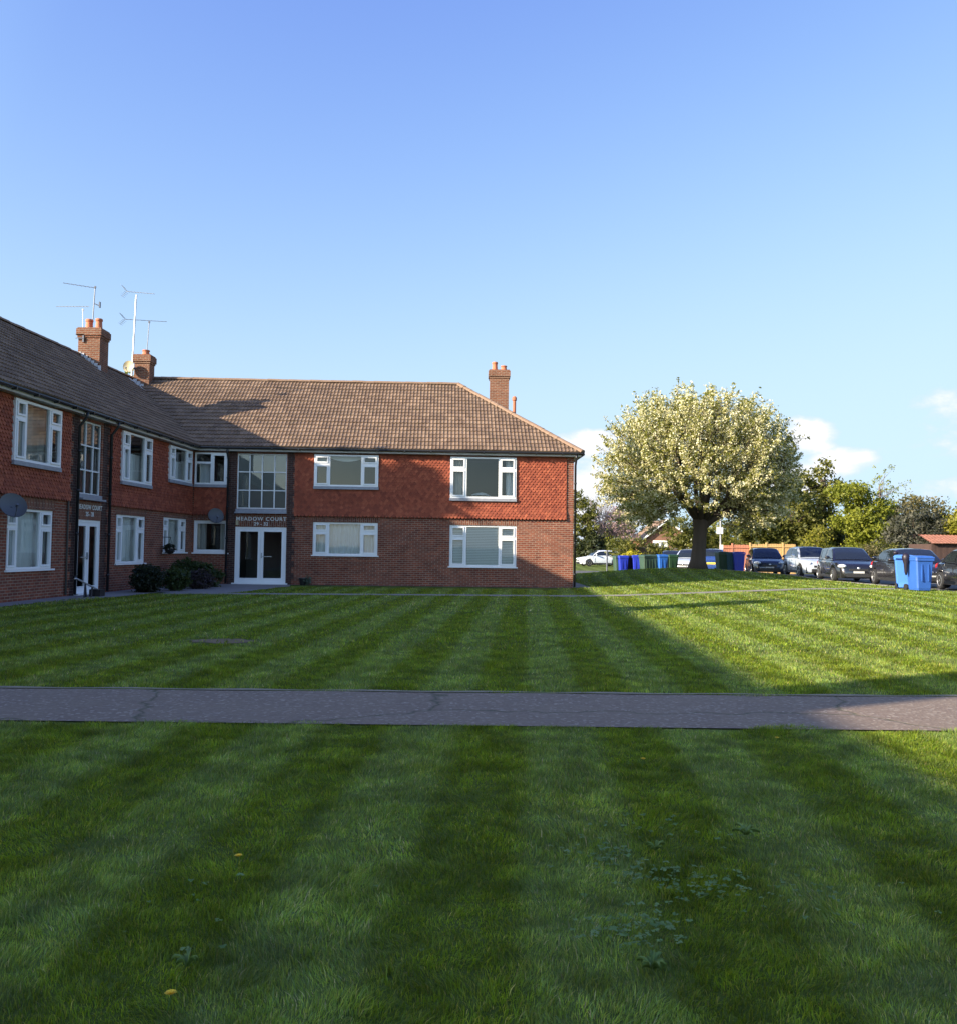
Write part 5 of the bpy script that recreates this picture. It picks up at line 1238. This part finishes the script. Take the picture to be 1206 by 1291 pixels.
make_car('hybrid_car', 'dark navy car parked nose-on in front of the orange fence', P_['navy'], 16.05, 51.2, -PI / 2 - .18, 4.4, 1.76, 1.49)
make_car('hatchback_car', 'white hatchback parked side-on far off beside the building corner', P_['white'], 11.35, 86, PI + .22, 4.1, 1.76, 1.50)
make_car('hatchback_car', 'pale silver car half hidden by the tree trunk', P_['silver'], 13.45, 58.0, -PI / 2 - .45, 4.0, 1.72, 1.48)
make_car('hatchback_car', 'dark car parked behind the dark green bin left of the trunk', P_['navy'], 13.3, 62.5, -PI / 2 - .2, 4.2, 1.76, 1.5)
make_car('hatchback_car', 'blue hatchback just right of the tree trunk', P_['blue'], 14.6, 56.5, PI / 2 - .35, 4.0, 1.72, 1.48)

# ------------------------------------------------------------------ camera
f = 1150.; p_ = math.atan(47.5 / f); r_ = .0135
Fv = V((0, math.cos(p_), math.sin(p_))); U0 = V((0, -math.sin(p_), math.cos(p_))); R0 = V((1, 0, 0))
Rv = R0 * math.cos(r_) + U0 * math.sin(r_); Uv = -R0 * math.sin(r_) + U0 * math.cos(r_)
cam = bpy.data.cameras.new('camera'); co = bpy.data.objects.new('camera', cam); COL.objects.link(co)
co.matrix_world = Matrix(((Rv.x, Uv.x, -Fv.x, 0), (Rv.y, Uv.y, -Fv.y, 0), (Rv.z, Uv.z, -Fv.z, 1.43), (0, 0, 0, 1)))
cam.sensor_fit = 'VERTICAL'; cam.sensor_height = 36; cam.lens = 36 * f / 1291; cam.clip_end = 3000; cam.clip_start = .05
sc.camera = co

# ------------------------------------------------------------------ light
d = V((1, .5, -.44)).normalized(); elev = math.asin(-d.z); rot = math.atan2(-d.x, -d.y)
su = bpy.data.lights.new('sun', 'SUN'); su.energy = 4.0; su.angle = math.radians(.55); su.color = (1, .87, .68)
so = bpy.data.objects.new('sun', su); COL.objects.link(so); so.rotation_euler = d.to_track_quat('-Z', 'Y').to_euler()
w = bpy.data.worlds.new('World'); sc.world = w; w.use_nodes = True; nt = w.node_tree; nt.nodes.clear(); t = NT(nt)
out = t.n('ShaderNodeOutputWorld'); bg = t.n('ShaderNodeBackground', i_Strength=.12); nt.links.new(bg.outputs[0], out.inputs[0])
sk = t.n('ShaderNodeTexSky', sky_type='NISHITA', sun_disc=False, sun_elevation=elev, sun_rotation=rot, air_density=1.0, dust_density=.6, ozone_density=1.6)
dirn = t.n('ShaderNodeTexCoord').outputs['Generated']; sp_ = t.n('ShaderNodeSeparateXYZ'); nt.links.new(dirn, sp_.inputs[0])
az = t.math('ARCTAN2', sp_.outputs[0], sp_.outputs[1]); el = t.math('ARCSINE', sp_.outputs[2])
mp = t.n('ShaderNodeMapping'); mp.inputs['Scale'].default_value = (1, 1, 1.9); nt.links.new(dirn, mp.inputs[0])
nz = t.noise(mp.outputs[0], 13, 7, .58)
clouds = [(.125, .115, .05, .018), (.11, .075, .07, .03), (.12, .04, .08, .03), (.372, .093, .042, .016), (.345, .118, .03, .022), (.53, .118, .10, .05), (.455, .066, .035, .014), (.50, .068, .04, .014), (.33, .075, .05, .02), (-.75, .12, .12, .03), (.8, .12, .12, .04), (1.2, .1, .2, .03), (-1.4, .15, .3, .04)]
tot = None
for a, e, ra_, re_ in clouds:
    q = t.math('ADD', t.math('POWER', t.math('ABSOLUTE', t.math('DIVIDE', t.math('SUBTRACT', az, a), ra_)), 2), t.math('POWER', t.math('ABSOLUTE', t.math('DIVIDE', t.math('SUBTRACT', el, e), re_)), 2))
    q = t.math('SUBTRACT', 1.25, q); tot = q if tot is None else t.math('MAXIMUM', tot, q)
cl = t.math('ADD', t.math('MAXIMUM', t.math('MULTIPLY', tot, .45), -.6), t.math("MULTIPLY", t.math("SUBTRACT", nz, .5), 2.1))
cf = t.ramp(cl, [(.12, 0), (.5, .95)])
sc3 = t.n('ShaderNodeSeparateColor'); nt.links.new(sk.outputs[0], sc3.inputs[0]); cc3 = t.n('ShaderNodeCombineColor')
for i_, (gain, lim) in enumerate(((.86, 1.66), (.90, 2.25), (1.16, 2.9))):
    c_ = t.math('MULTIPLY', sc3.outputs[i_], gain)
    c_ = t.math('DIVIDE', c_, t.math('POWER', t.math('ADD', 1.0, t.math('POWER', t.math('DIVIDE', c_, lim), 3.0)), 1 / 3.0))
    if i_ < 2: h_ = (1.46, 2.08)[i_]; c_ = t.math('MULTIPLY', t.math('POWER', t.math('DIVIDE', c_, h_), (1.42, 1.5)[i_]), h_ * 1.03)
    nt.links.new(c_, cc3.inputs[i_])
sunv = t.n('ShaderNodeVectorMath', operation='DOT_PRODUCT'); nt.links.new(dirn, sunv.inputs[0]); sunv.inputs[1].default_value = tuple(-d)
wsun = t.ramp(sunv.outputs['Value'], [(.15, 0), (.6, 1)])
skc = t.mix(wsun, cc3.outputs[0], sk.outputs[0])   # the bright aureole round the sun stays uncompressed
ccol = t.mix(t.ramp(cl, [(.15, 0), (.7, 1)]), (2.0, 2.2, 2.75), (3.0, 3.0, 3.05))
nt.links.new(t.mix(cf, skc, ccol), bg.inputs[0])
sc.view_settings.view_transform = 'Standard'; sc.view_settings.look = 'None'; sc.view_settings.gamma = 1; sc.view_settings.exposure = 1.72
try: sc.view_settings.use_curve_mapping = False
except Exception: pass
